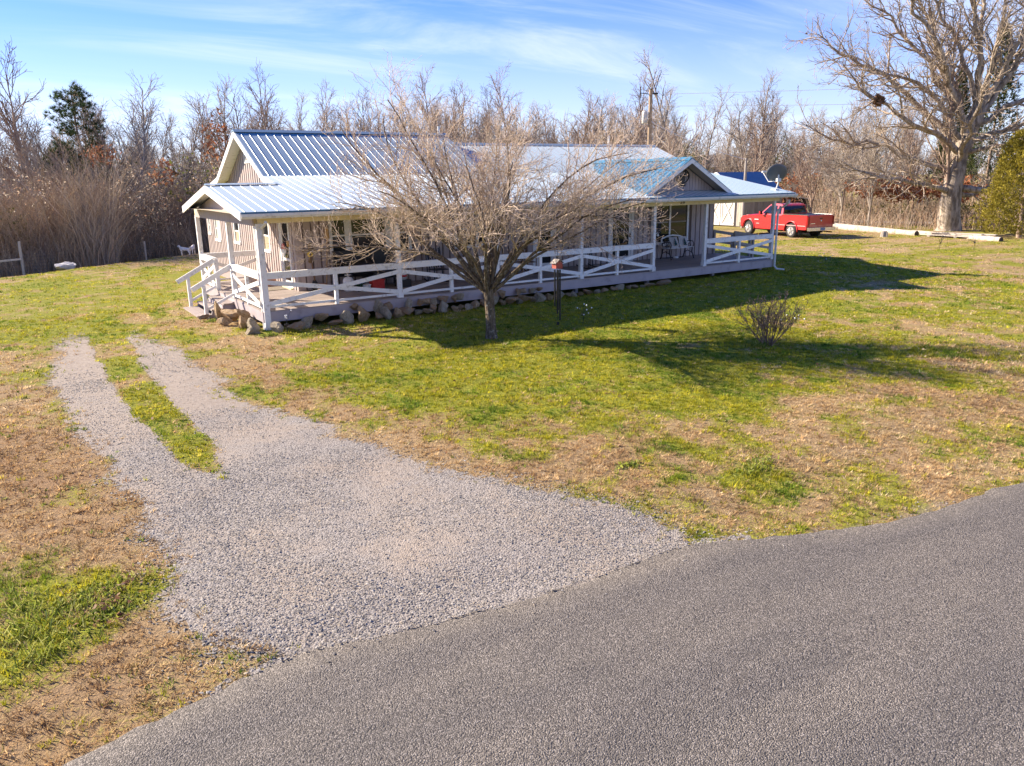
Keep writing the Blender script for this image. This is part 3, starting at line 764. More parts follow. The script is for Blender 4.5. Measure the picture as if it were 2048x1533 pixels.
# porch slope in front: from x=-.46 left of the wall up to the porch ridge, elsewhere up to the break
PRY, PRZ = 2.95, low(2.95)
DXC, DHW, DPK, DFY = 14.65, 2.05, 4.17, -.15    # little front gable
DSL = (DPK-3.03)/DHW
def dz_left(x): return DPK-(abs(x-DXC))*DSL
def porch_rib(k):
    x = XP+.10+k*RS
    if x > X1-.03: return None
    y1 = PRY-.02 if x < X0 else BRK_Y
    y0 = EY
    if abs(x-DXC) < DHW-.02:           # hidden below the front gable beyond the gable wall
        y1 = .36
    return ((x, y0, low(y0)), (x, y1, low(y1)))
porch_roof = plane_roof('porch_roof', [(XP, EY, low(EY)), (X1, EY, low(EY)), (X1, BRK_Y, BRK_Z), (X0, BRK_Y, BRK_Z), (X0, PRY, PRZ), (XP, PRY, PRZ)], 79, porch_rib)
# side porch back slope
BKY = 6.30
plane_roof('side_porch_roof', [(XP, BKY, EZ), (XW-.03, BKY, EZ), (XW-.03, PRY+.002, PRZ), (XP, PRY+.002, PRZ)], 9, lambda k: ((XP+.1+k*RS, BKY, EZ), (XP+.1+k*RS, PRY+.02, PRZ)) if XP+.1+k*RS < XW-.1 else None)
hb(MB().add([(XP-.01, PRY-.13, PRZ-.02+.03), (X0+.0, PRY-.13, PRZ-.02+.03), (X0, PRY, PRZ+.05), (XP-.01, PRY, PRZ+.05), (XP-.01, PRY+.13, PRZ+.01), (X0, PRY+.13, PRZ+.01)], [(0, 1, 2, 3), (3, 2, 5, 4), (0, 3, 4)]), 'ridge_cap', ROOF)
# main slopes
def sl(x): return RZ1 if x < XM else RZ2
plane_roof('main_roof', [(X0, BRK_Y, BRK_Z+.002), (XM, BRK_Y, BRK_Z+.002), (XM, RY1, RZ1), (X0, RY1, RZ1)], 30, lambda k: ((X0+.16+k*RS, BRK_Y, BRK_Z), (X0+.16+k*RS, RY1, RZ1)) if X0+.16+k*RS < XM-.05 else None)
plane_roof('main_roof', [(XM, BRK_Y, BRK_Z+.002), (X1, BRK_Y, BRK_Z+.002), (X1, RY1, RZ2), (XM, RY1, RZ2)], 42, lambda k: ((XM+.10+k*RS, BRK_Y, BRK_Z), (XM+.10+k*RS, RY1, RZ2)) if XM+.1+k*RS < X1-.05 else None)
YBK = 2*RY1-BRK_Y
plane_roof('back_roof', [(X0, YBK, BRK_Z), (XM, YBK, BRK_Z), (XM, RY1+.001, RZ1), (X0, RY1+.001, RZ1)], 0, None)
plane_roof('back_roof', [(XM, YBK, BRK_Z), (X1, YBK, BRK_Z), (X1, RY1+.001, RZ2), (XM, RY1+.001, RZ2)], 0, None)
plane_roof('back_roof', [(X0, 15.0, EZ+.02), (X1, 15.0, EZ+.02), (X1, YBK+.001, BRK_Z), (X0, YBK+.001, BRK_Z)], 0, None)
hb(MB().prism([(RY1, RZ1-.05), (YBK-.1, BRK_Z), (BRK_Y+.1, BRK_Z)], lambda a, b_: (XM-.12, a, b_), lambda a, b_: (XM-.03, a, b_)), 'gable_step', SIDING)
def cap(xa, xb, z): return MB().add([(xa, RY1-.16, z-.045), (xb, RY1-.16, z-.045), (xb, RY1, z+.045), (xa, RY1, z+.045), (xa, RY1+.16, z-.045), (xb, RY1+.16, z-.045)], [(0, 1, 2, 3), (3, 2, 5, 4), (0, 3, 4), (1, 5, 2)])
hb(cap(X0-.03, XM+.05, RZ1), 'ridge_cap', ROOF); hb(cap(XM+.05, X1+.03, RZ2), 'ridge_cap', ROOF)
# vent pipes
hb(MB().tube([(9.0, 7.3, 5.1), (9.0, 7.3, 5.55)], .045, 10), 'vent_pipe', WHITE)
hb(MB().tube([(17.3, 7.4, 4.7), (17.3, 7.4, 5.35)], .04, 10), 'vent_pipe', WHITE)
# front gable over the steps of the porch
ybk = BRK_Y+(DPK-BRK_Z)/((RZ2-BRK_Z)/(RY1-BRK_Y))
def valley(z):      # where a front-gable slope at height z meets the roof behind
    return EY+(z-EZ)*(BRK_Y-EY)/(BRK_Z-EZ) if z <= BRK_Z else BRK_Y+(z-BRK_Z)/((RZ2-BRK_Z)/(RY1-BRK_Y))
for sg in (-1, 1):
    xz = lambda z: DXC+sg*(DPK-z)/DSL
    zf = DPK-DHW*DSL
    quad = [(xz(zf), DFY, zf+.03), (DXC, DFY, DPK+.03), (DXC, valley(DPK), DPK+.03), (xz(BRK_Z), BRK_Y, BRK_Z+.03), (xz(zf), max(DFY+.05, valley(zf)), zf+.03)]
    def drib(k, sg=sg):
        y_ = DFY+.08+k*.24
        if y_ > valley(DPK)-.05: return None
        zlo = zf
        # lower end on the valley line
        if y_ > valley(zf):
            zlo = float(np.interp(y_, [valley(zf), BRK_Y, valley(DPK)], [zf, BRK_Z, DPK]))
        return ((xz(zlo), y_, zlo+.03), (DXC, y_, DPK+.03))
    plane_roof('front_gable_roof', quad, 24, drib)
    # rake board and soffit
    hb(MB().add([(xz(zf), DFY-.03, zf-.13), (DXC, DFY-.03, DPK-.13), (DXC, DFY-.03, DPK+.02), (xz(zf), DFY-.03, zf+.02), (xz(zf), DFY+.0, zf-.13), (DXC, DFY+.0, DPK-.13), (DXC, DFY+.0, DPK+.02), (xz(zf), DFY+.0, zf+.02)],
                [(0, 1, 2, 3), (7, 6, 5, 4), (0, 4, 5, 1), (3, 2, 6, 7), (0, 3, 7, 4)]), 'rake_board', WHITE)
    hb(MB().add([(xz(zf), DFY+.002, zf-.05), (DXC, DFY+.002, DPK-.05), (DXC, .36, DPK-.05), (xz(zf), .36, zf-.05)], [(0, 1, 2, 3)]), 'soffit', SOFFIT)
    hb(MB().beam((xz(zf+.02), DFY-.01, zf+.035), (DXC, DFY-.01, DPK+.042), .05, .02), 'drip_edge', ROOF)
hb(MB().add([(DXC-.14, DFY-.02, DPK-.02), (DXC, DFY-.02, DPK+.085), (DXC+.14, DFY-.02, DPK-.02), (DXC-.14, valley(DPK)-.1, DPK-.02), (DXC, valley(DPK), DPK+.085), (DXC+.14, valley(DPK)-.1, DPK-.02)], [(0, 1, 4, 3), (1, 2, 5, 4), (0, 2, 1)]), 'ridge_cap', ROOF)
gw = hb(MB().prism([(DXC-DHW+.12, low(.38)-.02), (DXC+DHW-.12, low(.38)-.02), (DXC, DPK-.12)], lambda a, b_: (a, .40, b_), lambda a, b_: (a, .46, b_)), 'gable_wall', GAP)
x = DXC-DHW+.2
while x < DXC+DHW-.25:
    za = DPK-.09-abs(x-DXC)*DSL; zb = DPK-.09-abs(x+.125-DXC)*DSL; zl = low(.36)+.015
    if min(za, zb) > zl+.03:
        hb(MB().prism([(x, zl), (x+.125, zl), (x+.125, zb), (x, za)], lambda a, b_: (a, .365, b_), lambda a, b_: (a, .401, b_)), 'board', SIDING, gw)
    x += .145
# oval metal sign on the gable
sg_ = Vector((DXC+.10, .345, 3.62))
pts = [(sg_.x+.30*math.cos(t), sg_.y, sg_.z+.23*math.sin(t)) for t in np.linspace(0, 2*math.pi, 33)]
sign = tag(MB().tube(pts, .022, 6, False).box(sg_.x-.15, sg_.x+.15, .335, .352, sg_.z-.34, sg_.z-.21).box(sg_.x-.10, sg_.x+.12, .335, .352, sg_.z+.2, sg_.z+.31).build('gable_sign', BLACK),
           'dark oval cut-metal sign hanging in the front gable above the porch', 'sign')
mb = MB()
for (a, b_, c_, d_2) in ((-.27, .10, .27, .12), (-.28, -.02, -.05, 0), (.10, .02, .28, .0), (-.2, .16, .2, .17)):
    mb.beam((sg_.x+a, .343, sg_.z+b_), (sg_.x+c_, .343, sg_.z+d_2), .012, .022)
o = mb.build('spokes', BLACK, sign)
mb = MB()
for cx_, cz_, rx_, rz_ in ((-.07, -.05, .09, .10), (.07, -.02, .07, .14), (.0, -.14, .13, .06), (.11, .12, .04, .08)):
    mb.prism([(cx_+rx_*math.cos(t), cz_+rz_*math.sin(t)) for t in np.linspace(0, 2*math.pi, 12)[:-1]], lambda a, b_: (sg_.x+a, .338+cx_*.01, sg_.z+b_), lambda a, b_: (sg_.x+a, .349+cx_*.01, sg_.z+b_))
mb.build('silhouette', BLACK, sign)

# --- eaves, gutter, beam
hb(MB().box(XP+.02, X1-.02, EY+.06, EY+.09, EZ-.17, EZ-.03), 'fascia_board', WHITE)
gut = [(0, 0), (-.10, 0), (-.125, .05), (-.125, .11), (-.11, .11), (-.095, .02), (-.012, .015), (-.012, .11), (0, .11)]
gutter = hb(MB().prism([(a+EY+.045, b_+EZ-.155) for a, b_ in gut], lambda a, b_: (XP-.02, a, b_), lambda a, b_: (X1+.04, a, b_)), 'gutter', GUTTER)
hb(MB().add([(XP, EY+.06, EZ-.06), (X1, EY+.06, EZ-.06), (X1, YF, EZ-.04), (XP, YF, EZ-.04)], [(0, 1, 2, 3)]), 'porch_ceiling', SOFFIT)
hb(MB().add([(XP, YF, EZ-.04), (XW, YF, EZ-.04), (XW, BKY, EZ-.06), (XP, BKY, EZ-.06)], [(0, 1, 2, 3)]), 'porch_ceiling', SOFFIT)
beam = hb(MB().box(.02, X1-.32, -.055, .055, 2.665, 2.90), 'beam', CREAM)
hb(MB().box(-.05, .05, .056, 6.85, 2.67, 2.90), 'beam', CREAM)
# side porch gable panel with a slanted white barge board
panel = hb(MB().prism([(-.0, 2.62), (6.75, 2.62), (6.30, 2.86), (PRY, PRZ-.12), (.0, 2.94)], lambda a, b_: (-.09, a, b_), lambda a, b_: (-.052, a, b_)), 'gable_panel', SIDING)
for (ya, za, yb, zb) in ((EY-.02, EZ, PRY, PRZ), (BKY+.02, EZ, PRY, PRZ)):
    hb(MB().add([(XP-.035, ya, za-.20), (XP-.035, yb, zb-.20), (XP-.035, yb, zb-.005), (XP-.035, ya, za-.005), (XP-.002, ya, za-.20), (XP-.002, yb, zb-.20), (XP-.002, yb, zb-.005), (XP-.002, ya, za-.005)],
                [(0, 1, 2, 3), (7, 6, 5, 4), (0, 4, 5, 1), (3, 2, 6, 7), (0, 3, 7, 4), (1, 5, 6, 2)]), 'rake_board', WHITE)
    hb(MB().add([(XP, ya, za-.075), (XP, yb, zb-.075), (-.09, yb, zb-.075), (-.09, ya, za-.075)], [(0, 1, 2, 3)]), 'soffit', WHITE)
# main gable rake boards (left end) and right end
for xx, rz in ((X0, RZ1), (X1, RZ2)):
    s_ = -1 if xx == X0 else 1
    for (ya, za, yb, zb) in ((BRK_Y, BRK_Z, RY1, rz), (YBK, BRK_Z, RY1, rz), (15.0, EZ, YBK, BRK_Z), (PRY if xx == X0 else EY, PRZ if xx == X0 else EZ, BRK_Y, BRK_Z)):
        x_a, x_b = xx+s_*.03, xx+s_*.001
        hb(MB().add([(x_a, ya, za-.2), (x_a, yb, zb-.2), (x_a, yb, zb-.005), (x_a, ya, za-.005), (x_b, ya, za-.2), (x_b, yb, zb-.2), (x_b, yb, zb-.005), (x_b, ya, za-.005)],
                    [(0, 1, 2, 3), (7, 6, 5, 4), (0, 4, 5, 1), (3, 2, 6, 7), (0, 3, 7, 4), (1, 5, 6, 2)]), 'rake_board', WHITE)
        if xx == X0:
            hb(MB().add([(X0, ya, za-.09), (X0, yb, zb-.09), (XW-.02, yb, zb-.09), (XW-.02, ya, za-.09)], [(0, 1, 2, 3)]), 'soffit', WHITE)
# down pipes
hb(MB().tube([(19.42, -.50, 2.72), (19.42, -.50, 2.62), (19.40, -.32, 2.48), (19.33, -.11, 2.36), (19.33, -.11, .25), (19.36, -.2, .14), (19.55, -.42, .11)], .042, 8), 'down_pipe', GUTTER)
hb(MB().tube([(.10, -.5, 2.72), (.10, -.42, 2.66), (.08, -.10, 2.56), (.08, -.10, 2.3)], .04, 8), 'down_pipe', GUTTER)
# house number
def text_mesh(body, size, ext=.006):
    cu = bpy.data.curves.new('text', 'FONT'); cu.body = body; cu.size = size; cu.extrude = ext; cu.align_x = 'CENTER'; cu.align_y = 'CENTER'; cu.resolution_u = 3
    o = bpy.data.objects.new('tmp', cu); COL.objects.link(o)
    dg = bpy.context.evaluated_depsgraph_get(); me = bpy.data.meshes.new_from_object(o.evaluated_get(dg))
    bpy.data.objects.remove(o); return me
for i, ch in enumerate('28'):
    me = text_mesh(ch, .21); me.materials.clear(); me.materials.append(BLACK)
    o = put('numeral', me, None, (14.33+i*.12, -.064, 2.775), (math.pi/2, 0, 0)); o.parent = beam

# ------------------------------------------------------------------ porch: deck, posts, rails (one thing standing against the house)
porch = tag(empty('porch', (0, 0, 0)), 'long grey-floored porch with white posts and crossed railings around the house', 'porch')
def pb(mb, name, mat, parent=porch, sm=False): return mb.build(name, mat, parent, sm)
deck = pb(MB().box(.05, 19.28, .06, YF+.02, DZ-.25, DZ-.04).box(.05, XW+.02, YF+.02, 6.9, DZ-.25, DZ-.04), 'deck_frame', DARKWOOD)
rp = random.Random(8)
y = -.03
while y < 6.95:
    y1 = y+.136
    xe = 19.32 if y1 < YF-.02 else XW-.04
    x = -.03
    cuts = [x]
    if xe > 5:
        c = rp.uniform(3.0, 5.0)
        while c < xe-1.5: cuts.append(c); c += rp.choice([3.66, 4.27, 4.88])
    cuts.append(xe)
    for a, b_ in zip(cuts, cuts[1:]):
        pb(MB().box(a+.002, b_-.002, y, y1, DZ-.038, DZ+rp.uniform(-.002, .002)), 'plank', DECK, deck)
    y += .142
pb(MB().box(-.03, 9.6, -.045, -.0, DZ-.29, DZ-.035), 'fascia', FASCIA); pb(MB().box(9.604, 19.32, -.045, -.0, DZ-.29, DZ-.035), 'fascia', FASCIA)
pb(MB().box(-.045, -.0, .002, 2.86, DZ-.29, DZ-.036), 'fascia', FASCIA); pb(MB().box(-.045, -.0, 4.8, 6.95, DZ-.29, DZ-.036), 'fascia', FASCIA)
pb(MB().box(19.30, 19.34, 0, YF, DZ-.29, DZ-.036), 'fascia', FASCIA)
for x in (.35, 3.6, 6.9, 10.1, 13.2, 16.4, 19.0):
    pb(MB().box(x-.06, x+.06, .25, .37, -.1, DZ-.25), 'footing_post', FASCIA)
PX = [0.05, 3.75, 6.93, 10.07, 13.16, 15.61, 19.21]
SX = [1.92, 5.375, 8.49, 11.57, 17.41]
RT = DZ+.92
def post(x, y, z0, z1, w_=.055, name='post'):
    return pb(MB().box(x-w_, x+w_, y-w_, y+w_, z0, z1), name, WHITE)
for i, x in enumerate(PX):
    p_ = post(x, 0, -.02 if i == 0 else DZ, 2.667, .075 if i == 0 else .055)
    if i == 0:
        pb(MB().box(x-.09, x-.03, .078, .118, -.02, 2.667), 'trim', WHITE, p_)
    else:
        pb(MB().box(x-.075, x+.075, -.075, .075, DZ+.001, DZ+.15), 'base_block', WHITE, p_)
for x in SX: post(x, 0, DZ+.001, RT-.12, .045, 'short_post')
def rail_bay_x(x0, x1, y, xm):
    dxx = .056
    pb(MB().beam((x0+dxx, y-.04, RT-.06), (x1-dxx, y-.04, RT-.06), .035, .13), 'top_rail', WHITE)
    pb(MB().box(x0+dxx, x1-dxx, y-.06, y+.06, RT+.006, RT+.04), 'rail_cap', WHITE)
    pb(MB().beam((x0+dxx, y-.052, RT-.20), (x1-dxx, y-.052, DZ+.17), .022, .11), 'brace', WHITE)
    pb(MB().beam((x0+dxx, y-.076, DZ+.17), (x1-dxx, y-.076, RT-.20), .022, .11), 'brace', WHITE)
    pb(MB().beam((x0+dxx, y-.03, DZ+.10), (x1-dxx, y-.03, DZ+.10), .035, .06), 'bottom_rail', WHITE)
for i in (0, 1, 2, 3): rail_bay_x(PX[i], PX[i+1], 0, SX[i])
rail_bay_x(PX[5], PX[6], 0, SX[4])
# left end: posts at y = 2.85, 4.85 (short), 6.8
post(0, 2.85, DZ+.001, 2.668, .06); post(0, 6.8, -.4, 2.668, .06); post(0, 4.85, DZ+.001, RT+.02, .055, 'short_post')
def rail_bay_y(y0, y1, x, mid=True):
    d = .062
    pb(MB().beam((x-.04, y0+d, RT-.06), (x-.04, y1-d, RT-.06), .035, .13), 'top_rail', WHITE)
    pb(MB().box(x-.07, x+.06, y0+d, y1-d, RT+.006, RT+.04), 'rail_cap', WHITE)
    pb(MB().beam((x-.052, y0+d, RT-.20), (x-.052, y1-d, DZ+.17), .022, .11), 'brace', WHITE)
    pb(MB().beam((x-.076, y0+d, DZ+.17), (x-.076, y1-d, RT-.20), .022, .11), 'brace', WHITE)
    pb(MB().beam((x-.03, y0+d, DZ+.10), (x-.03, y1-d, DZ+.10), .035, .07), 'bottom_rail', WHITE)
    if mid: post(x, (y0+y1)/2, DZ+.001, RT-.12, .04, 'short_post')
rail_bay_y(.0, 2.85, 0); rail_bay_y(4.85, 6.8, 0, True)
rail_bay_x(0, XW+.02, 6.8, 1)
# steps on the left end
FT = [(-.34, .36), (-.68, .23), (-1.08, .09)]
for k, (xx, zz) in enumerate(FT):
    xi = 0 if k == 0 else FT[k-1][0]
    for q in range(2):
        wd = (xi-xx)/2
        pb(MB().box(xx+q*wd+.004, xx+(q+1)*wd-.002, 2.88, 4.80, zz-.04, zz), 'tread', DECK)
    if k < 2: pb(MB().box(xi-.03-.0, xi-.01, 2.9, 4.78, zz+.002, (DZ if k == 0 else FT[k-1][1])-.042), 'riser', FASCIA)
for yy in (2.93, 3.85, 4.75):
    pb(MB().prism([(-.02, .0), (-.02, .40), (-.33, .30), (-.36, .18), (-.66, .17), (-.70, .045), (-1.04, .045), (-1.04, -.05), (-.02, -.05)], lambda a, b_: (a, yy-.02, b_), lambda a, b_: (a, yy+.02, b_)), 'stringer', FASCIA)
for yy in (2.80, 4.90):
    pb(MB().box(-.88, -.79, yy-.045, yy+.045, -.05, .93), 'short_post', WHITE)
    pb(MB().beam((-.06, yy, RT-.02), (-1.15, yy, .83), .045, .13), 'hand_rail', WHITE)
    pb(MB().beam((-.06, yy, .62), (-.80, yy, .26), .03, .07), 'brace', WHITE)
# ramp with grey rails leading off the far end
ramp_ = tag(empty('ramp', (19.4, 2.05, 0)), 'grey wooden ramp with railings leading off the far end of the porch', 'ramp')
def rpb(mb, name, mat): return mb.build(name, mat, ramp_)
zb_ = .14
for k in range(17):
    x = .0+k*.142
    z = DZ-(DZ-zb_)*x/2.5
    rpb(MB().box(x, x+.136, .0, 1.1, z-.04, z), 'plank', FASCIA)
for yy in (.0, 1.1):
    for k in range(3):
        x = .1+k*1.1; z = DZ-(DZ-zb_)*x/2.5
        rpb(MB().box(x-.045, x+.045, yy-.045, yy+.045, z-.4, z+.92), 'post', GREYW)
    for hh, th in ((.9, .12), (.5, .10)):
        rpb(MB().beam((0, yy-.05, DZ+hh), (2.35, yy-.05, zb_+hh), .035, th), 'rail', GREYW)
# satellite dish on the eave
dish = tag(empty('satellite_dish', (19.30, .05, low(.05))), 'dark grey satellite dish mounted on the right corner of the porch roof', 'satellite dish')
DISHG = M('dish_grey', (.125, .125, .125), .5, .12, 5)
nv = Vector((.45, .72, .52)).normalized()      # opening faces away over the roof
mb = MB(); R_d = .36
a_ = Vector((1, 0, 0)); a_ = (a_-nv*a_.dot(nv)).normalized(); b2 = nv.cross(a_)
c0 = Vector((0, -.02, .58))
vs = []; fs = []
for side in (0, 1):
    for r in np.linspace(.05, 1, 6):
        for k in range(28):
            t = 2*math.pi*k/28
            vs.append(c0+nv*(.085*r*r-.012*side)+a_*(R_d*1.12*r*math.cos(t))+b2*(R_d*r*math.sin(t)))
for side in (0, 1):
    for i in range(5):
        for k in range(28):
            fs.append((side*168+i*28+k, side*168+i*28+(k+1) % 28, side*168+(i+1)*28+(k+1) % 28, side*168+(i+1)*28+k))
    fs.append(tuple(side*168+k for k in range(28)))
for k in range(28): fs.append((140+k, 140+(k+1) % 28, 308+(k+1) % 28, 308+k))
mb.add(vs, fs).build('reflector', DISHG, dish, True)
MB().tube([(0, .0, -.02), (0, -.10, .25), (0, -.09, .55)], .028, 8).box(-.10, .10, -.14, -.06, .30, .42).build('mast', GUTTER, dish)
MB().tube([(0, .0, .32), (0, .35, .30), (0, .62, .62)], .018, 6).tube([(-.12, .58, .66), (.12, .62, .66)], .04, 8).build('feed_arm', GUTTER, dish)
MB().box(-.11, .11, -.08, .14, -.015, .035).build('foot', WHITE, dish)
# ------------------------------------------------------------------ rocks along the porch foot
def rock_mesh(seed, c):
    rg = np.random.default_rng(seed)
    import bmesh
    bm = bmesh.new(); bmesh.ops.create_icosphere(bm, subdivisions=3, radius=1.15)
    pl = rg.normal(0, 1, (11, 3)); pl /= np.linalg.norm(pl, axis=1)[:, None]; off = rg.uniform(.36, .74, 11)
    for v in bm.verts:
        p = np.array(v.co)
        for n_, o_ in zip(pl, off):
            d = p@n_
            if d > o_: p = p-n_*(d-o_)
        p = p*(1+.09*math.sin(p[0]*4+seed)*math.sin(p[1]*5+seed*2)*math.cos(p[2]*5)+.05*math.sin(p[0]*13+p[2]*9)*math.sin(p[1]*12))
        v.co = p+rg.normal(0, .022, 3)
    me = bpy.data.meshes.new('rock'); bm.to_mesh(me); bm.free()
    me.materials.append(c); return me
def rock_mat(name, a, b, c3):
    mt, t, bs = newmat(name)
    v = coords(t, 'Object'); oi = t.nodes.new('ShaderNodeObjectInfo')
    mp = t.nodes.new('ShaderNodeVectorMath'); mp.operation = 'ADD'; t.links.new(v, mp.inputs[0])
    cb = t.nodes.new('ShaderNodeCombineXYZ'); mu = t.nodes.new('ShaderNodeMath'); mu.operation = 'MULTIPLY'; mu.inputs[1].default_value = 50
    t.links.new(oi.outputs['Random'], mu.inputs[0]); t.links.new(mu.outputs[0], cb.inputs[0]); t.links.new(cb.outputs[0], mp.inputs[1])
    n1 = noise(t, mp.outputs[0], 2.2, 6, .65); n2 = noise(t, mp.outputs[0], 9, 5, .7)
    c = mixc(t, mrange(t, n1, .38, .6), a, b); c = mixc(t, mrange(t, n2, .52, .70), c, c3)
    t.links.new(c, bs.inputs['Base Color']); bs.inputs['Roughness'].default_value = .9; bs.inputs['Specular IOR Level'].default_value = .2
    bump(t, bs, n2, .9, .12)
    return mt
ROCKM = [rock_mat('tan_limestone', (.48, .32, .17), (.60, .45, .28), (.22, .145, .08)), rock_mat('grey_limestone', (.44, .365, .25), (.56, .48, .36), (.20, .17, .09)), rock_mat('rusty_limestone', (.48, .27, .13), (.46, .36, .24), (.19, .11, .06))]
RM = [rock_mesh(100+i, ROCKM[i % 3]) for i in range(12)]
def rock(i, x, y, z, sx, sy, sz, rz, label, group='rocks piled along the porch foot', tilt=0):
    o = put('rock', RM[i % 12], None, (x, y, z), (tilt, tilt*.5, rz), (sx, sy, sz)); return tag(o, label, 'rock', group)
big = [(-.62, 2.35, .26, .17, .20, .38, .3, 'tall upright tan rock standing right beside the porch steps', 0),
       (-.45, 1.55, .24, .26, .30, .36, .9, 'big craggy tan rock leaning at the left end of the porch', 3),
       (-.30, 1.00, .30, .20, .22, .34, 1.6, 'peaked tan rock against the porch end, behind the low grey rocks', 6),
       (-.72, 1.35, .14, .26, .22, .22, 2.3, 'lumpy brown rock at the foot of the craggy pile by the steps', 9),
       (-.40, .62, .16, .20, .24, .24, .2, 'rounded tan rock in the pile near the corner post', 0),
       (-.95, 2.55, .09, .26, .13, .11, .4, 'low flat brown rock lying on the grass by the bottom step', 2),
       (-.30, .22, .20, .17, .22, .30, 1.1, 'grey-tan rock tilted against the corner post', 4),
       (-.42, -.30, .10, .30, .20, .15, .5, 'pale flat rock lying in front of the corner post', 1),
       (.12, -.48, .11, .22, .18, .17, 1.9, 'small grey rock at the foot of the corner post', 7),
       (.62, -.62, .13, .34, .20, .18, .2, 'long rusty block just right of the corner post', 2),
       (1.02, -.20, .17, .22, .20, .27, .8, 'grey rock under the deck edge behind the rusty block', 10),
       (1.42, -.10, .22, .20, .18, .24, 2.1, 'tan upright rock tucked under the deck near the corner', 3),
       (1.62, -.38, .08, .28, .16, .11, .1, 'flat brown slab between the upright rocks', 5),
       (1.98, -.30, .22, .25, .18, .30, 2.6, 'grey pointed rock below the first short railing post', 4),
       (2.50, -.30, .23, .30, .20, .27, .5, 'large square tan rock right of the grey pointed one', 0),
       (2.36, -.10, .42, .22, .14, .13, 0, 'rusty rock perched up against the deck fascia', 8),
       (3.05, -.12, .38, .26, .18, .20, .7, 'pale grey angular rock wedged under the deck edge', 1)]
for x, y, z, sx, sy, sz, rz, lab, i in big: rock(i, x, y, z*.95, sx*.92, sy*.92, sz*.95, rz, lab)
ORD = ['first', 'second', 'third', 'fourth', 'fifth', 'sixth', 'seventh', 'eighth', 'ninth', 'tenth', 'eleventh', 'twelfth', 'thirteenth', 'fourteenth', 'fifteenth', 'sixteenth', 'seventeenth', 'eighteenth', 'nineteenth', 'twentieth', 'twenty-first', 'twenty-second', 'twenty-third', 'twenty-fourth', 'twenty-fifth', 'twenty-sixth', 'twenty-seventh', 'twenty-eighth', 'twenty-ninth', 'thirtieth', 'thirty-first', 'thirty-second', 'thirty-third', 'thirty-fourth', 'thirty-fifth', 'thirty-sixth', 'thirty-seventh', 'thirty-eighth', 'thirty-ninth', 'fortieth']
pk = 0
rr = random.Random(21)
x = 2.95; k = 0
while x < 9.6:
    s = rr.uniform(.13, .23)
    rock(k*5+2, x, -.30+rr.uniform(-.08, .06), s*.62, s*1.15, s*.9, s*rr.uniform(.75, 1.05), rr.uniform(0, 6), 'weathered rock on the ground, %s from the left in the row along the porch' % ORD[k], None, rr.uniform(-.3, .3))['group'] = 'rocks in a row along the porch front'
    if rr.random() < .62 and x < 8.5:
        s2 = rr.uniform(.10, .16)
        pk += 1; pk_ = pk-1
        rock(k*7+4, x+.1, -.16, .34, s2*1.2, s2*.9, s2, rr.uniform(0, 6), 'smaller rock perched on the porch row, %s perched one from the left' % ORD[pk_], None)['group'] = 'rocks perched on the row'
    x += s*1.55; k += 1
x = 9.6; q_ = 0
while x < 13.1:
    s = rr.uniform(.10, .17)
    rock(k*5+1, x, -.24, .03+s*.4, s*1.3, s, s*.8, rr.uniform(0, 6), 'small low rock, %s from the left at the thin right end of the row' % ORD[q_], None)['group'] = 'small rocks at the right end of the row'
    x += s*2.3; k += 1; q_ += 1
rock(5, 13.3, -.28, .10, .42, .22, .18, .1, 'long brown boulder below the gap in the railing', None)['group'] = 'rocks piled along the porch foot'

# ------------------------------------------------------------------ things on the porch
RED = M('red_plastic', (.50, .03, .025), .4, .2, 6); STRAW = M('straw', (.48, .30, .13), .8, .3, 30); WOODH = M('wood_handle', (.42, .25, .11), .6, .3, 12, stretch=(4, 4, .3))
GREEN = M('leaf_green', (.04, .09, .035), .6, .3, 20); YEL = M('yellow_petal', (.75, .50, .05), .6, .2, 20); BROWN = M('brown_wood', (.20, .11, .055), .7, .3, 12)
# garden bench
bench = tag(empty('garden_bench', (16.75, 2.55, DZ)), 'white-slatted garden bench with black iron arms under the big right window', 'bench')
for s in (-1, 1):
    mb = MB(); x = s*.60
    mb.tube([(x, -.38, .0), (x, -.33, .12), (x, -.26, .27), (x, -.28, .42)], .022, 6).tube([(x, .22, 0), (x, .14, .2), (x, .10, .40), (x, .22, .88)], .022, 6)
    mb.tube([(x, -.28, .42), (x, .1, .40)], .02, 6).tube([(x, -.30, .42), (x, -.36, .55), (x, -.30, .66), (x, -.05, .66), (x, .14, .60)], .018, 6)
    mb.tube([(x, -.12, .42), (x, -.2, .5), (x, -.12, .58), (x, -.04, .5), (x, -.12, .44)], .012, 5)
    mb.tube([(x, -.26, .22), (x, -.05, .30), (x, .13, .22)], .014, 6)
    mb.build('end_frame', BLACK, bench)
for k in range(5): MB().box(-.66, .66, -.32+k*.095, -.25+k*.095, .425, .445).build('seat_slat', WHITE, bench)
pts = [(-.62, .16, .62), (-.60, .19, .78), (-.3, .21, .86), (0, .215, .885), (.3, .21, .86), (.60, .19, .78), (.62, .16, .62)]
MB().tube(pts, .035, 6).build('back_rail', WHITE, bench)
MB().box(-.6, .6, .125, .155, .50, .57).build('back_slat', WHITE, bench)
mb = MB()
for k in range(9):
    x = -.5+k*.125; mb.tube([(x, .14, .57), (x+.05, .17, .68), (x, .19, .82)], .012, 5)
mb.tube([(-.58, .165, .68), (0, .175, .72), (.58, .165, .68)], .02, 5).build('back_scrollwork', BLACK, bench)
PILW = M('pale_cushion', (.62, .58, .54), .9, .15, 30); TEAL = M('dark_teal_print', (.012, .07, .07), .9, .1, 30)
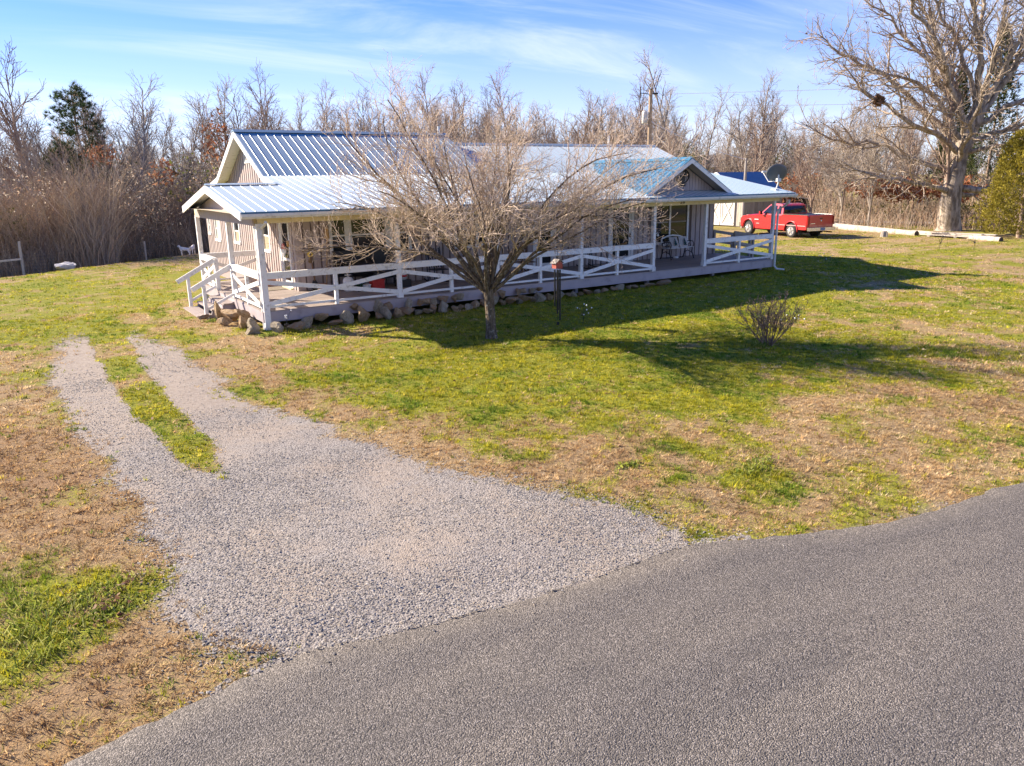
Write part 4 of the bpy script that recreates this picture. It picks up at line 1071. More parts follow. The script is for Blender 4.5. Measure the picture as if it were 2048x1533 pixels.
def pillow(x, lab):
    p = tag(empty('pillow', (x, 2.42, DZ+.45)), lab, 'pillow', 'pillows on the garden bench')
    import bmesh
    bm = bmesh.new(); bmesh.ops.create_grid(bm, x_segments=10, y_segments=10, size=.5)
    for v in bm.verts:
        a, b_ = v.co.x*2, v.co.y*2
        v.co.z = .075*(1-a**4)*(1-b_**4)
    r = bmesh.ops.duplicate(bm, geom=bm.faces[:]+bm.verts[:]+bm.edges[:])
    for g in r['geom']:
        if isinstance(g, bmesh.types.BMVert): g.co.z *= -1
    bmesh.ops.remove_doubles(bm, verts=bm.verts, dist=.001)
    bm.transform(Matrix.Translation((0, .02, .19)) @ Matrix.Rotation(rad(68), 4, 'X') @ Matrix.Scale(.42, 4))
    me = bpy.data.meshes.new('cushion'); bm.to_mesh(me); bm.free(); me.materials.append(PILW)
    me.polygons.foreach_set('use_smooth', [True]*len(me.polygons))
    put('cushion', me, p)
    mtx = Matrix.Translation((0, -.015, .19)) @ Matrix.Rotation(rad(68), 4, 'X')
    poly = [(-.09, -.14), (.09, -.14), (.03, -.07), (.08, -.07), (.02, 0), (.06, 0), (.01, .07), (.04, .07), (0, .15), (-.04, .07), (-.01, .07), (-.06, 0), (-.02, 0), (-.08, -.07), (-.03, -.07)]
    MB().prism(poly, lambda a, b_: tuple(mtx @ Vector((a, b_, .046))), lambda a, b_: tuple(mtx @ Vector((a, b_, .056)))).build('tree_print', TEAL, p)
pillow(16.52, 'pale pillow with dark tree print on the left side of the bench'); pillow(17.02, 'pale pillow with dark tree print on the right side of the bench')
tag(MB().tube([(16.3, 2.9, DZ+.02), (16.6, 2.75, DZ+.02), (16.9, 2.6, DZ+.02), (17.3, 2.75, DZ+.02), (17.6, 2.95, DZ+.02)], .015, 5).build('cable', BLACK), 'black cable lying on the floor below the garden bench', 'cable')
tag(MB().box(16.72, 16.9, 2.55, 2.66, DZ+.003, DZ+.06).box(16.74, 16.88, 2.57, 2.64, DZ+.06, DZ+.075).build('power_strip', WHITE), 'small white box on the floor below the garden bench', 'box')
tag(MB().tube([(17.1, .35, DZ+.015), (17.5, .22, DZ+.015)], .014, 5).box(17.05, 17.18, .28, .42, DZ+.003, DZ+.02).build('dust_pan', BROWN), 'dark flat tool lying on the deck by the gap in the railing', 'tool')
# clay pot, broom, paddle
def lathe_thing(name, loc, prof, mat, label, cat, n=18):
    return tag(MB().lathe((0, 0, 0), prof, n).build(name, mat, None, True, loc), label, cat)
pot = tag(empty('flower_pot', (2.42, 2.55, DZ)), 'terracotta flower pot on the deck right of the side door', 'pot')
MB().lathe((0, 0, 0), [(.10, 0), (.15, .20), (.14, .20), (.10, .16)], 18).build('bowl', CLAY, pot, True)
MB().lathe((0, 0, 0), [(.165, .17), (.172, .22), (.15, .225), (.15, .17)], 18).build('rim', CLAY, pot, True)
br = tag(empty('broom', (2.62, 2.75, DZ)), 'broom with wooden handle leaning on the wall above the terracotta pot', 'broom')
MB().tube([(0, -.05, .1), (.22, .22, 1.55)], .016, 7).build('handle', WOODH, br)
MB().lathe((.21, .20, 1.42), [(.02, 0), (.075, .10), (.05, .42), (.01, .43)], 10).build('head', STRAW, br)
br2 = tag(empty('shovel', (2.30, 2.82, DZ)), 'dark-handled shovel leaning on the wall next to the broom', 'shovel')
MB().tube([(0, -.02, .3), (.0, .16, 1.05)], .018, 7).build('handle', BROWN, br2)
MB().prism([(-.09, 0), (.09, 0), (.10, .2), (.04, .32), (-.04, .32), (-.10, .2)], lambda a, b_: (a, -.08+b_*.22, b_), lambda a, b_: (a, -.07+b_*.22, b_)).build('blade', BLACK, br2)
um = tag(empty('patio_umbrella', (2.98, 2.62, DZ)), 'folded black umbrella leaning between the broom and the grill', 'umbrella')
MB().tube([(0, -.05, 0), (0, .3, 1.35)], .014, 6).build('pole', BLACK, um)
MB().tube_profile((0, .09, .55), (0, .25, 1), [(.17, -.05), (.13, .1), (.07, .3), (.02, .45)], 8).build('canopy', BLACK, um)
grill = tag(empty('grill', (3.62, 2.45, DZ)), 'black barrel grill on a cart below the left window group', 'grill')
MB().tube_profile((-.42, 0, .62), (1, 0, 0), [(.05, 0), (.24, .02), (.26, .1), (.26, .74), (.24, .82), (.05, .84)], 14).build('barrel', BLACK, grill, True)
for a, b_ in ((-.36, -.18), (.36, -.18), (-.36, .18), (.36, .18)): MB().box(a-.02, a+.02, b_-.02, b_+.02, 0, .5).build('leg', BLACK, grill)
MB().box(-.75, -.44, -.2, .2, .58, .61).build('shelf', BROWN, grill)
MB().tube([(-.3, -.27, .66), (-.3, -.32, .66), (.3, -.32, .66), (.3, -.27, .66)], .012, 6).build('handle', GUTTER, grill)
couch = tag(empty('loveseat', (4.4, 2.72, DZ)), 'black high-backed loveseat standing against the left window group', 'seat')
MB().box(-1.45, .55, .08, .2, .35, 1.12).build('backrest', BLACK, couch); MB().box(-.55, .55, -.35, .08, .25, .42).build('seat', BLACK, couch)
for a in (-.5, .5):
    for b_ in (-.3, .15): MB().box(a-.03, a+.03, b_-.03, b_+.03, 0, .25).build('leg', BLACK, couch)
tk = tag(empty('propane_tank', (3.08, 2.12, DZ)), 'white propane cylinder with grey collar beside the black grill', 'gas cylinder')
MB().lathe((0, 0, 0), [(.12, .0), (.14, .03), (.155, .10), (.155, .32), (.12, .39), (.04, .42)], 18).build('cylinder', WHITE, tk, True)
MB().tube([(.09*math.cos(t), .09*math.sin(t), .47) for t in np.linspace(0, 5.2, 12)], .012, 6).tube([(0, 0, .40), (0, 0, .46)], .025, 8).build('collar', GUTTER, tk)
def crate(name, loc, sx, sy, sz, mat, lab, cat):
    t = tag(empty(name, loc), lab, cat)
    MB().box(-sx, sx, -sy, sy, 0, sz).build('body', mat, t); MB().box(-sx-.015, sx+.015, -sy-.015, sy+.015, sz+.001, sz+.035).build('lid', mat, t)
    return t
crate('cooler', (3.92, 1.98, DZ), .19, .13, .26, RED, 'small red cooler on the porch floor in front of the grill', 'cooler')
crate('storage_tub', (3.55, 2.0, DZ), .12, .12, .14, WHITE, 'low white tub on the porch floor beside the red cooler', 'tub')
hel = tag(empty('bucket', (4.78, 2.0, DZ)), 'white bucket with a red band on the porch near the second tall post', 'bucket')
MB().lathe((0, 0, .22), [(.11, 0), (.14, .26), (.13, .26), (.10, .03)], 16).build('shell', WHITE, hel, True); MB().lathe((0, 0, .30), [(.128, 0), (.137, .06), (.13, .06), (.12, 0)], 16).build('band', RED, hel, True)
MB().box(-.2, .2, -.18, .18, 0, .215).build('stand', BLACK, hel)
pl = tag(empty('potted_plant', (3.28, 1.80, DZ)), 'little green potted plant beside the propane cylinder', 'plant')
MB().lathe((0, 0, 0), [(.05, 0), (.075, .12), (.065, .12)], 12).build('pot', BLACK, pl, True)
rg = random.Random(3); mb = MB()
for k in range(40):
    a = rg.uniform(0, 6.28); r = rg.uniform(.03, .13); h = rg.uniform(.12, .32)
    mb.add([(0, 0, .1), (r*math.cos(a+.2), r*math.sin(a+.2), h), (r*1.4*math.cos(a), r*1.4*math.sin(a), h*.9), (r*math.cos(a-.2), r*math.sin(a-.2), h*.85)], [(0, 1, 2, 3)])
mb.build('leaves', GREEN, pl)
# more seats half hidden behind the tree
def rocker(x, lab, mat, rz=0):
    c = tag(empty('porch_chair', (x, 2.15, DZ), rz), lab, 'chair', 'chairs on the shaded porch')
    for s in (-1, 1):
        MB().tube([(s*.27, -.45, .06), (s*.27, -.1, .01), (s*.27, .3, .03), (s*.27, .5, .09)], .02, 6).build('rocker', mat, c)
        MB().tube([(s*.27, -.22, .03), (s*.27, -.24, .60)], .02, 6).build('leg', mat, c); MB().tube([(s*.27, .22, .03), (s*.25, .38, 1.08)], .02, 6).build('leg', mat, c)
        MB().box(s*.27-.04, s*.27+.04, -.3, .26, .60, .625).build('armrest', mat, c)
    for k in range(5): MB().box(-.25, .25, -.24+k*.1, -.16+k*.1, .40, .42).build('seat_slat', mat, c)
    for k in range(6):
        xx = -.2+k*.08; MB().beam((xx, .24, .45), (xx, .37, 1.04), .045, .012, (0, 1, 0)).build('back_slat', mat, c)
rocker(6.1, 'dark rocking chair on the porch left of the tree trunk', BLACK); rocker(9.4, 'brown rocking chair on the porch right of the tree trunk', BROWN); rocker(12.2, 'dark rocking chair on the porch left of the glass door', BLACK)
tag(MB().box(2.35-.0, 2.95, 3.9-.0, 4.0, 0, .01).build('tmp', BLACK) if False else MB().box(1.12, 1.74, 3.62, 4.42, DZ+.004, DZ+.016).build('door_mat', M('doormat', (.23, .19, .14), .95, .5, 14)), 'brown door mat in front of the side door', 'mat')
lamp = tag(empty('hanging_bell', (1.35, 4.95, 2.30)), 'dark conical bell hanging from the porch ceiling beside the side door', 'bell')
MB().lathe((0, 0, 0), [(.13, 0), (.11, .05), (.05, .17), (.02, .2)], 14).build('cone', M('bell_bronze', (.10, .05, .035), .5, .2, 6), lamp, True); MB().tube([(0, 0, .19), (0, 0, .52)], .01, 5).build('chain', BLACK, lamp)
wr = tag(empty('door_ornament', (XW-.06, 3.98, 1.66)), 'white door ornament with a red top on the side door', 'ornament')
MB().tube_profile((0, 0, 0), (1, 0, 0), [(.02, -.06), (.10, -.05), (.13, 0), (.10, .02)], 14).add([(-.01, -.12, -.02), (-.01, .12, -.02), (-.01, .0, -.28), (-.04, 0, -.1)], [(0, 1, 3), (1, 2, 3), (2, 0, 3)]).build('face', WHITE, wr)
MB().tube_profile((-.015, 0, .09), (1, 0, 0), [(.02, -.05), (.10, -.04), (.11, .0), (.08, .02)], 10).box(-.05, .0, -.16, .16, .03, .075).build('red_cap', RED, wr)
tag(MB().box(XW-.10, XW-.045, 3.52, 3.60, 1.78, 1.90).tube_profile((XW-.07, 3.56, 1.90), (0, 0, 1), [(.045, 0), (.03, .05)], 8).build('door_charm', M('orange_wood', (.55, .28, .06), .6, .2, 20)), 'little orange charm on the trim of the side door', 'ornament')
cr = tag(empty('wall_cross', (2.28, YF-.05, 1.62)), 'wooden cross with rounded ends and a sunflower on the front wall', 'cross')
CW = M('cross_wood', (.25, .17, .085), .8, .4, 25)
MB().box(-.035, .035, -.02, .02, -.26, .24).box(-.17, -.035, -.019, .019, .02, .10).box(.035, .17, -.019, .019, .02, .10).build('bars', CW, cr)
for a, b_ in ((0, .24), (-.17, .06), (.17, .06), (0, -.26)): MB().tube_profile((a, 0, b_), (0, 1, 0), [(.06, -.022), (.06, .022)], 12).build('round_end', CW, cr)
MB().tube_profile((0, -.03, -.06), (0, 1, 0), [(.03, -.015), (.085, -.005), (.085, .005)], 14).build('petals', YEL, cr); MB().tube_profile((0, -.045, -.06), (0, 1, 0), [(.03, -.01), (.035, .01)], 10).build('flower_centre', BLACK, cr)
pot2 = tag(empty('stone_planter', (1.25, 5.85, DZ)), 'pale stone planter on the deck behind the steps', 'planter')
MB().lathe((0, 0, 0), [(.15, 0), (.19, .1), (.20, .32), (.16, .36), (.14, .33)], 14).build('bowl', PALEW, pot2, True)
tag(MB().box(1.3, 1.75, 4.75, 5.25, DZ+.003, DZ+.14).box(1.33, 1.72, 4.78, 5.22, DZ+.14, DZ+.2).build('brick_step', CLAY), 'low red-brown stool beside the side door', 'stool')
# hooks and a little ornament on the right porch posts
tag(MB().tube([(13.23, -.03, 1.75), (13.30, -.05, 1.8), (13.33, -.05, 1.72)], .012, 5).tube_profile((13.31, -.05, 1.66), (0, 0, 1), [(.01, 0), (.045, .03), (.01, .08)], 8).build('hanging_ornament', GUTTER), 'small hanging ornament on the tall post beside the garden bench', 'ornament')

# ------------------------------------------------------------------ wind chime hung from the tree, stake lights
chime = tag(empty('wind_chime', (6.25, -3.95, 0)), 'red-topped wind chime with long black tubes hanging from the tree', 'wind chime')
MB().tube([(0, 0, 1.66), (.02, 0, 2.0), (.0, 0, 2.5)], .006, 4).build('cord', BLACK, chime)
RH = M('red_brown_wood', (.33, .075, .055), .7, .3, 14)
t_ = MB().prism([(-.10, 0), (.10, 0), (.10, .13), (0, .20), (-.10, .13)], lambda a, b_: (a, -.09, 1.46+b_), lambda a, b_: (a, .09, 1.46+b_)).build('red_house', RH, chime)
MB().add([(-.14, -.12, 1.585), (0, -.12, 1.69), (.14, -.12, 1.585), (-.14, .12, 1.585), (0, .12, 1.69), (.14, .12, 1.585)], [(0, 1, 4, 3), (1, 2, 5, 4)]).build('roof', GREYW, t_)
for (a, b_, z0) in ((-.075, .0, .55), (-.02, -.07, .42), (.075, -.02, .14), (-.02, .07, .50), (.05, .06, .30)):
    MB().tube([(a, b_, z0), (a, b_, 1.42)], .021, 8).build('tube', BLACK, chime)
MB().tube([(.02, 0, .1), (.02, 0, 1.44)], .004, 4).box(-.02, .06, -.003, .003, .02, .10).build('clapper', BLACK, chime)
BULB = M('frosted_bulb', (.85, .85, .82), .25, .05, 10)
def stake(x, y, lab, seed, h=.42, n=7, bulbs=True, sp=.36):
    rg = random.Random(seed); z = tz(x, y)
    s = tag(empty('garden_stake', (x, y, z)), lab, 'stake light' if bulbs else 'stake', 'wire garden stakes on the lawn')
    MB().tube([(0, 0, -.05), (0, 0, h*.5)], .007, 5).box(-.05, .05, -.02, .02, h*.42, h*.47).build('stem', BLACK, s)
    for k in range(n):
        a = rg.uniform(0, 6.28); r = rg.uniform(.35, 1)*sp; hh = h*rg.uniform(.55, 1.15)
        w_ = MB().tube([(0, 0, h*.45), (r*.6*math.cos(a), r*.6*math.sin(a), h*.45+(hh-h*.45)*.75), (r*math.cos(a), r*math.sin(a), hh)], .0035 if bulbs else .008, 4).build('wire', BLACK, s)
        if bulbs: MB().lathe((r*math.cos(a), r*math.sin(a), hh-.01), [(.004, -.015), (.018, 0), (.018, .012), (.004, .026)], 8).build('bulb', BULB, w_, True)
stake(7.05, -4.0, 'wire stake light with white bulbs right of the hanging wind chime', 1)
stake(10.3, -7.9, 'wire stake light with white bulbs beside the bare shrub', 6, .40, 6)
stake(22.7, .05, 'wire stake light with white bulbs on the grass past the far porch corner', 3, .35, 6)
stake(.25, -.95, 'wire stake light with white bulbs in front of the corner post', 4, .62, 5, True, .16)
stake(31.4, .2, 'bare black wire stake on the far lawn, nearer the log', 5, .6, 5, False)
stake(32.3, -.9, 'bare black wire stake on the far lawn, nearer the cedar', 7, .75, 5, False)

# ------------------------------------------------------------------ pickup truck
def truck():
    T = tag(empty('pickup_truck', (32.6, 9.5, tz(33.5, 11)-.03), rad(-9)), 'red single-cab pickup truck parked beyond the far end of the porch', 'truck')
    CARRED = newmat('red_car_paint'); mt, t, b = CARRED
    b.inputs['Base Color'].default_value = (.52, .012, .016, 1); b.inputs['Roughness'].default_value = .32; b.inputs['Coat Weight'].default_value = 1; b.inputs['Coat Roughness'].default_value = .05
    paint = mt
    chrome = M('chrome_bumper', (.62, .60, .57), .25, .1, 6, metal=1); silver = M('silver_wheel', (.55, .55, .54), .35, .15, 8, metal=.8)
    tint = glass_material('tinted_glass', (.012, .013, .015)); trim = BLACK
    # local axes: +Y is forward, -X the side seen; origin on the ground below the near rear wheel
    W = 1.98
    # sections along the length: (y, z_bottom, z_belt, halfwidth_low, halfwidth_belt)
    cx = W/2-.02
    def shell(name, prof, x0, x1, inset, mat, par, r=.07):
        """side outline swept across the width, with rounded long edges"""
        n = len(prof); mb = MB()
        ctr = np.mean(np.array(prof), 0)
        lay = [(x0, inset), (x0+.03, inset*.35), (x0+.10, 0), (x1-.10, 0), (x1-.03, inset*.35), (x1, inset)]
        vs = []
        for x_, ins in lay:
            for (a, b_) in prof:
                da, db = ctr[0]-a, ctr[1]-b_; L_ = math.hypot(da, db) or 1
                vs.append((x_, a+da/L_*ins, b_+db/L_*ins))
        fs = [tuple(range(n)), tuple(range(5*n, 6*n))]
        for i in range(5):
            for k in range(n): fs.append((i*n+k, i*n+(k+1) % n, (i+1)*n+(k+1) % n, (i+1)*n+k))
        return mb.add(vs, fs).build(name, mat, par)
    def arch(yc, zc, r, a0=180, a1=0, n=9): return [(yc+r*math.cos(rad(a)), zc+r*math.sin(rad(a))) for a in np.linspace(a0, a1, n)]
    RW, FW = 0.0, 3.58
    low_ = [(-1.22, .55), (-1.16, .50)]+[(-.50, .50)]+arch(RW, .42, .50, 172, 8)+[(.52, .42), (2.98, .40)]+arch(FW, .42, .50, 176, 4)+[(4.12, .45), (4.30, .52), (4.36, .72), (4.33, .98), (4.22, 1.10), (3.9, 1.16), (3.2, 1.22), (2.55, 1.27), (2.45, 1.26), (.78, 1.245), (.74, 1.30), (-1.15, 1.30), (-1.23, 1.26)]
    body = shell('body', low_, 0, W, .05, paint, T)
    # wheel-arch lips and fender swell
    for yc in (RW, FW):
        pts = [(-.012, yc+.53*math.cos(rad(a)), .42+.53*math.sin(rad(a))) for a in np.linspace(185, -5, 14)]
        MB().tube(pts, .035, 6).build('arch_lip', paint, body, True)
        MB().tube([(W+.012, p[1], p[2]) for p in pts], .035, 6).build('arch_lip', paint, body, True)
        MB().box(.05, W-.05, yc-.46, yc+.46, .44, .86).build('wheel_well', trim, body)
    # bed opening
    MB().box(.12, W-.12, -1.13, .66, 1.302, 1.312).build('bed_floor', trim, body)
    for x_ in (.06, W-.06): MB().box(x_-.055, x_+.055, -1.16, .72, 1.303, 1.335).build('bed_rail', chrome, body)
    MB().box(.0-.004, .0, -1.1, 2.9, .70, .735).build('rub_strip', M('pale_red_trim', (.70, .35, .33), .4, .1, 5), body)
    # cab
    def cabin(name, prof, mat, xo, par, top=.14):
        mb = MB(); n = len(prof); z0 = min(p[1] for p in prof); z1 = max(p[1] for p in prof)
        def xi(z): return xo+top*(z-z0)/(z1-z0)
        vs = [(xi(z), y_, z) for y_, z in prof]+[(W-xi(z), y_, z) for y_, z in prof]
        return mb.add(vs, [tuple(range(n)), tuple(range(n, 2*n))]+[(k, (k+1) % n, n+(k+1) % n, n+k) for k in range(n)]).build(name, mat, par)
    cab = cabin('cab', [(.76, 1.22), (.80, 1.55), (.90, 1.80), (1.04, 1.87), (1.45, 1.90), (1.80, 1.88), (1.95, 1.82), (2.55, 1.36), (2.62, 1.22)], paint, .05, T)
    def side_pane(prof, name, par):
        mb = MB(); xi = lambda z: .05+.14*(z-1.22)/(.68)
        mb.add([(xi(z)-.006, y_, z) for y_, z in prof]+[(xi(z)+.004, y_, z) for y_, z in prof], [tuple(range(len(prof))), tuple(range(len(prof), 2*len(prof)))]+[(k, (k+1) % len(prof), len(prof)+(k+1) % len(prof), len(prof)+k) for k in range(len(prof))])
        mb.build(name, tint, par)
        mb = MB(); mb.add([(W-xi(z)+.006, y_, z) for y_, z in prof]+[(W-xi(z)-.004, y_, z) for y_, z in prof], [tuple(range(len(prof))), tuple(range(len(prof), 2*len(prof)))]+[(k, (k+1) % len(prof), len(prof)+(k+1) % len(prof), len(prof)+k) for k in range(len(prof))])
        mb.build(name, tint, par)
    side_pane([(1.32, 1.30), (1.32, 1.78), (1.80, 1.80), (1.93, 1.76), (2.42, 1.36), (2.40, 1.30)], 'side_window', cab)
    side_pane([(.92, 1.32), (.95, 1.60), (1.02, 1.76), (1.20, 1.78), (1.20, 1.31)], 'quarter_window', cab)
    # rear window and windscreen
    MB().add([(.17, .767, 1.36), (W-.17, .767, 1.36), (W-.20, .788, 1.55), (.20, .788, 1.55), (W-.25, .868, 1.75), (.25, .868, 1.75)], [(0, 1, 2, 3), (3, 2, 4, 5)]).build('rear_window', tint, cab)
    MB().add([(.22, 2.56, 1.37), (W-.22, 2.56, 1.37), (W-.30, 1.985, 1.81), (.30, 1.985, 1.81)], [(0, 1, 2, 3)]).build('windscreen', tint, cab)
    # bonnet
    MB().add([(.16, 2.60, 1.24), (W-.16, 2.60, 1.24), (W-.14, 4.18, 1.10), (.14, 4.18, 1.10), (.30, 2.62, 1.31), (W-.30, 2.62, 1.31), (W-.32, 4.12, 1.17), (.32, 4.12, 1.17)], [(4, 5, 6, 7), (0, 1, 5, 4), (1, 2, 6, 5), (2, 3, 7, 6), (3, 0, 4, 7)]).build('bonnet', paint, T, True)
    # doors
    dr = MB().add([(-.006, 1.28, .52), (-.006, 2.62, .52), (-.006, 2.62, 1.22), (-.006, 1.28, 1.22), (.01, 1.28, .52), (.01, 2.62, .52), (.01, 2.62, 1.22), (.01, 1.28, 1.22)], [(0, 1, 2, 3), (7, 6, 5, 4), (0, 4, 5, 1), (1, 5, 6, 2), (2, 6, 7, 3), (3, 7, 4, 0)]).build('door', paint, T)
    MB().box(-.03, -.006, 1.36, 1.56, 1.08, 1.12).build('handle', trim, dr)
    for y_ in (1.272, 2.628): MB().box(-.008, -.002, y_-.006, y_+.006, .5, 1.22).build('seam', trim, dr)
    MB().box(-.012, -.007, 2.70, 3.06, .93, .965).build('badge_lettering', M('badge_silver', (.72, .70, .68), .35, .1, 9), body)
    mi = MB().box(-.16, -.02, 2.30, 2.36, 1.27, 1.31).box(-.26, -.10, 2.30, 2.42, 1.26, 1.46).build('mirror', trim, T)
    MB().box(-.262, -.258, 2.31, 2.41, 1.28, 1.44).build('mirror_cap', paint, mi)
    # tail
    tg = MB().box(.16, W-.16, -1.255, -1.225, .68, 1.29).build('tailgate', paint, T)
    MB().box(W/2-.10, W/2+.10, -1.272, -1.255, 1.10, 1.16).build('handle', trim, tg)
    MB().tube_profile((W/2, -1.27, .99), (0, 1, 0), [(.02, -.01), (.05, 0), (.05, .012)], 10).build('emblem', chrome, tg)
    MB().box(.22, .55, -1.266, -1.256, .84, .875).build('lettering', chrome, tg)
    for x_ in (.015, W-.155): MB().box(x_, x_+.14, -1.262, -1.20, .78, 1.24).build('taillight', M('taillight_red', (.25, .01, .01), .2, .1, 8), T)
    bp = MB().box(.02, W-.02, -1.42, -1.24, .46, .64).build('rear_bumper', chrome, T)
    MB().box(W/2-.16, W/2+.16, -1.432, -1.421, .48, .63).build('number_plate', M('plate_blue', (.16, .22, .36), .4, .2, 12), bp)
    MB().box(.02, W-.02, 4.30, 4.46, .46, .70).build('front_bumper', chrome, T)
    MB().box(.30, W-.30, 4.30, 4.40, .74, 1.02).build('grille', trim, T)
    for x_ in (.05, W-.30): MB().box(x_, x_+.25, 4.24, 4.385, .80, 1.0).build('headlight', chrome, T)
    MB().tube([(.5, -.9, .36), (.5, 3.9, .36)], .06, 6).build('frame_rail', trim, T); MB().tube([(W-.5, -.9, .36), (W-.5, 3.9, .36)], .06, 6).build('frame_rail', trim, T)
    MB().tube([(W-.3, -.3, .38), (W-.3, -1.45, .36)], .035, 8).build('exhaust', chrome, T)
    MB().box(.02, .30, -.60, -.585, .22, .60).build('mud_flap', trim, T)
    for x_, s in ((.14, -1), (W-.14, 1)):
        for yc in (RW, FW):
            wh = put('wheel', None, T, (x_, yc, .40))
            prof = [(.22, -.13), (.34, -.135), (.385, -.10), (.40, -.03), (.40, .03), (.385, .10), (.34, .135), (.22, .13)]
            MB().tube_profile((0, 0, 0), (1, 0, 0), prof, 26).build('tyre', RUBBER, wh, True)
            rim = MB().tube_profile((s*.10, 0, 0), (1, 0, 0), [(.24, -.04), (.25, .0), (.23, .03)], 22).build('rim', silver, wh)
            hub = MB().tube_profile((s*.13, 0, 0), (1, 0, 0), [(.07, -.03), (.065, .02), (.03, .03)], 12)
            for k in range(5):
                a = 2*math.pi*k/5+.3; hub.beam((s*.135, .05*math.cos(a), .05*math.sin(a)), (s*.135, .22*math.cos(a), .22*math.sin(a)), .03, .065, (1, 0, 0))
            hub.build('spokes', silver, wh)
            MB().tube_profile((s*.128, 0, 0), (1, 0, 0), [(.205, -.006), (.205, .0)], 18).build('brake_shadow', trim, wh)
truck()

# ------------------------------------------------------------------ barn and shed
BLUE2 = M('faded_blue_roof', (.10, .22, .38), .4, .15, 2, metal=.2)
barn = tag(empty('barn', (38.8, 18.5, 0), rad(-85)), 'weathered wooden barn with blue roof and white crossed doors behind the truck', 'barn')
BW, BL = 4.2, 4.8; BH, BR = 2.35, 3.75      # gable front faces -X side
# local: gable front plane at y=0 spanning x -BW..0, side wall along +x? front normal = -y
bw = MB().prism([(-BW, 0), (0, 0), (0, BH), (-BW/2, BR), (-BW, BH)], lambda a, b_: (a, .04, b_), lambda a, b_: (a, BL, b_)).build('wall', GREYW, barn)
x = -BW
while x < -.05:
    zt = float(np.interp(x+.1, [-BW, -BW/2, 0], [BH, BR, BH]))-.02
    MB().box(x, x+.19, .0, .045, .05, zt).build('board', PALEW, bw); x += .205
y = 0
while y < BL-.1:
    MB().box(-.005, .04, y, y+.19, .05, BH-.02).build('board', GREYW, bw); y += .205
for s in (-1, 1):
    a0 = (-BW/2+s*(BW/2+.35), BH-.22); a1 = (-BW/2, BR+.04)
    MB().add([(a0[0], -.35, a0[1]), (a1[0], -.35, a1[1]), (a1[0], BL+.3, a1[1]), (a0[0], BL+.3, a0[1]), (a0[0], -.35, a0[1]-.06), (a1[0], -.35, a1[1]-.06), (a1[0], BL+.3, a1[1]-.06), (a0[0], BL+.3, a0[1]-.06)],
             [(0, 1, 2, 3), (7, 6, 5, 4), (0, 4, 5, 1), (1, 5, 6, 2), (2, 6, 7, 3), (3, 7, 4, 0)]).build('roof_sheet', BLUE2, barn)
    MB().beam((a0[0], -.37, a0[1]-.05), (a1[0], -.37, a1[1]-.05), .03, .16).build('barge_board', WHITE, barn)
for k, xd in enumerate((-2.95, -1.72)):
    d = MB().box(xd, xd+1.15, -.07, -.005, .10, 2.1).build('door', M('faded_white_door', (.62, .57, .49), .8, .3, 6, .4, 30, stretch=(3, 3, .4)) if k == 0 else bpy.data.materials['faded_white_door'], barn)
    for (p, q) in (((xd+.05, -.09, .22), (xd+1.10, -.09, 2.0)), ((xd+.05, -.10, 2.0), (xd+1.10, -.10, .22))): MB().beam(p, q, .02, .10, (0, 1, 0) if False else (0, 0, 1)).build('brace', WHITE, d)
    for z in (.17, 2.03): MB().box(xd, xd+1.15, -.095, -.071, z-.07, z+.07).build('brace', WHITE, d)
    for x_ in (xd+.05, xd+1.1): MB().box(x_-.05, x_+.05, -.096, -.072, .24, 1.96).build('brace', WHITE, d)
shed = tag(empty('lean_to_shed', (46.4, 22.2, 0), rad(-32)), 'small weathered lean-to shed with tin roof behind the truck cab', 'shed')
sw = MB().prism([(0, 0), (3.4, 0), (3.4, 1.6), (0, 2.0)], lambda a, b_: (a, .05, b_), lambda a, b_: (a, 3, b_)).build('wall', DARKWOOD, shed)
x = 0
while x < 3.3:
    MB().box(x, x+.17, -.0, .05, .0, 1.25).build('board', GREYW, sw); x += .19
MB().add([(-.3, -.35, 2.12), (3.75, -.35, 1.62), (3.75, 3.2, 1.62), (-.3, 3.2, 2.12), (-.3, -.35, 2.05), (3.75, -.35, 1.55), (3.75, 3.2, 1.55), (-.3, 3.2, 2.05)], [(0, 1, 2, 3), (7, 6, 5, 4), (0, 4, 5, 1), (1, 5, 6, 2), (2, 6, 7, 3), (3, 7, 4, 0)]).build('roof_sheet', M('tin_roof', (.50, .50, .48), .45, .25, 3, metal=.4), shed)
for x in (-.2, 1.2): MB().box(x-.06, x+.06, -.3, -.18, 0, 1.85).build('post', PALEW, shed)
# far house glimpsed over the roofs
fh = tag(empty('far_house', (86, 62, 0), rad(-35)), 'pale house glimpsed between the trees above the barn', 'house')
MB().box(-5, 5, -3, 3, 0, 4.6).build('wall', M('pale_house', (.72, .68, .64), .8, .1, 3), fh)
MB().prism([(-3.5, 4.6), (3.5, 4.6), (0, 6.4)], lambda a, b_: (-5.4, a, b_), lambda a, b_: (5.4, a, b_)).build('roof', GREYW, fh)
for x in (-3, 0, 3): MB().box(x-.5, x+.5, -3.03, -2.99, 1.6, 3.0).build('window', GLASS, fh)

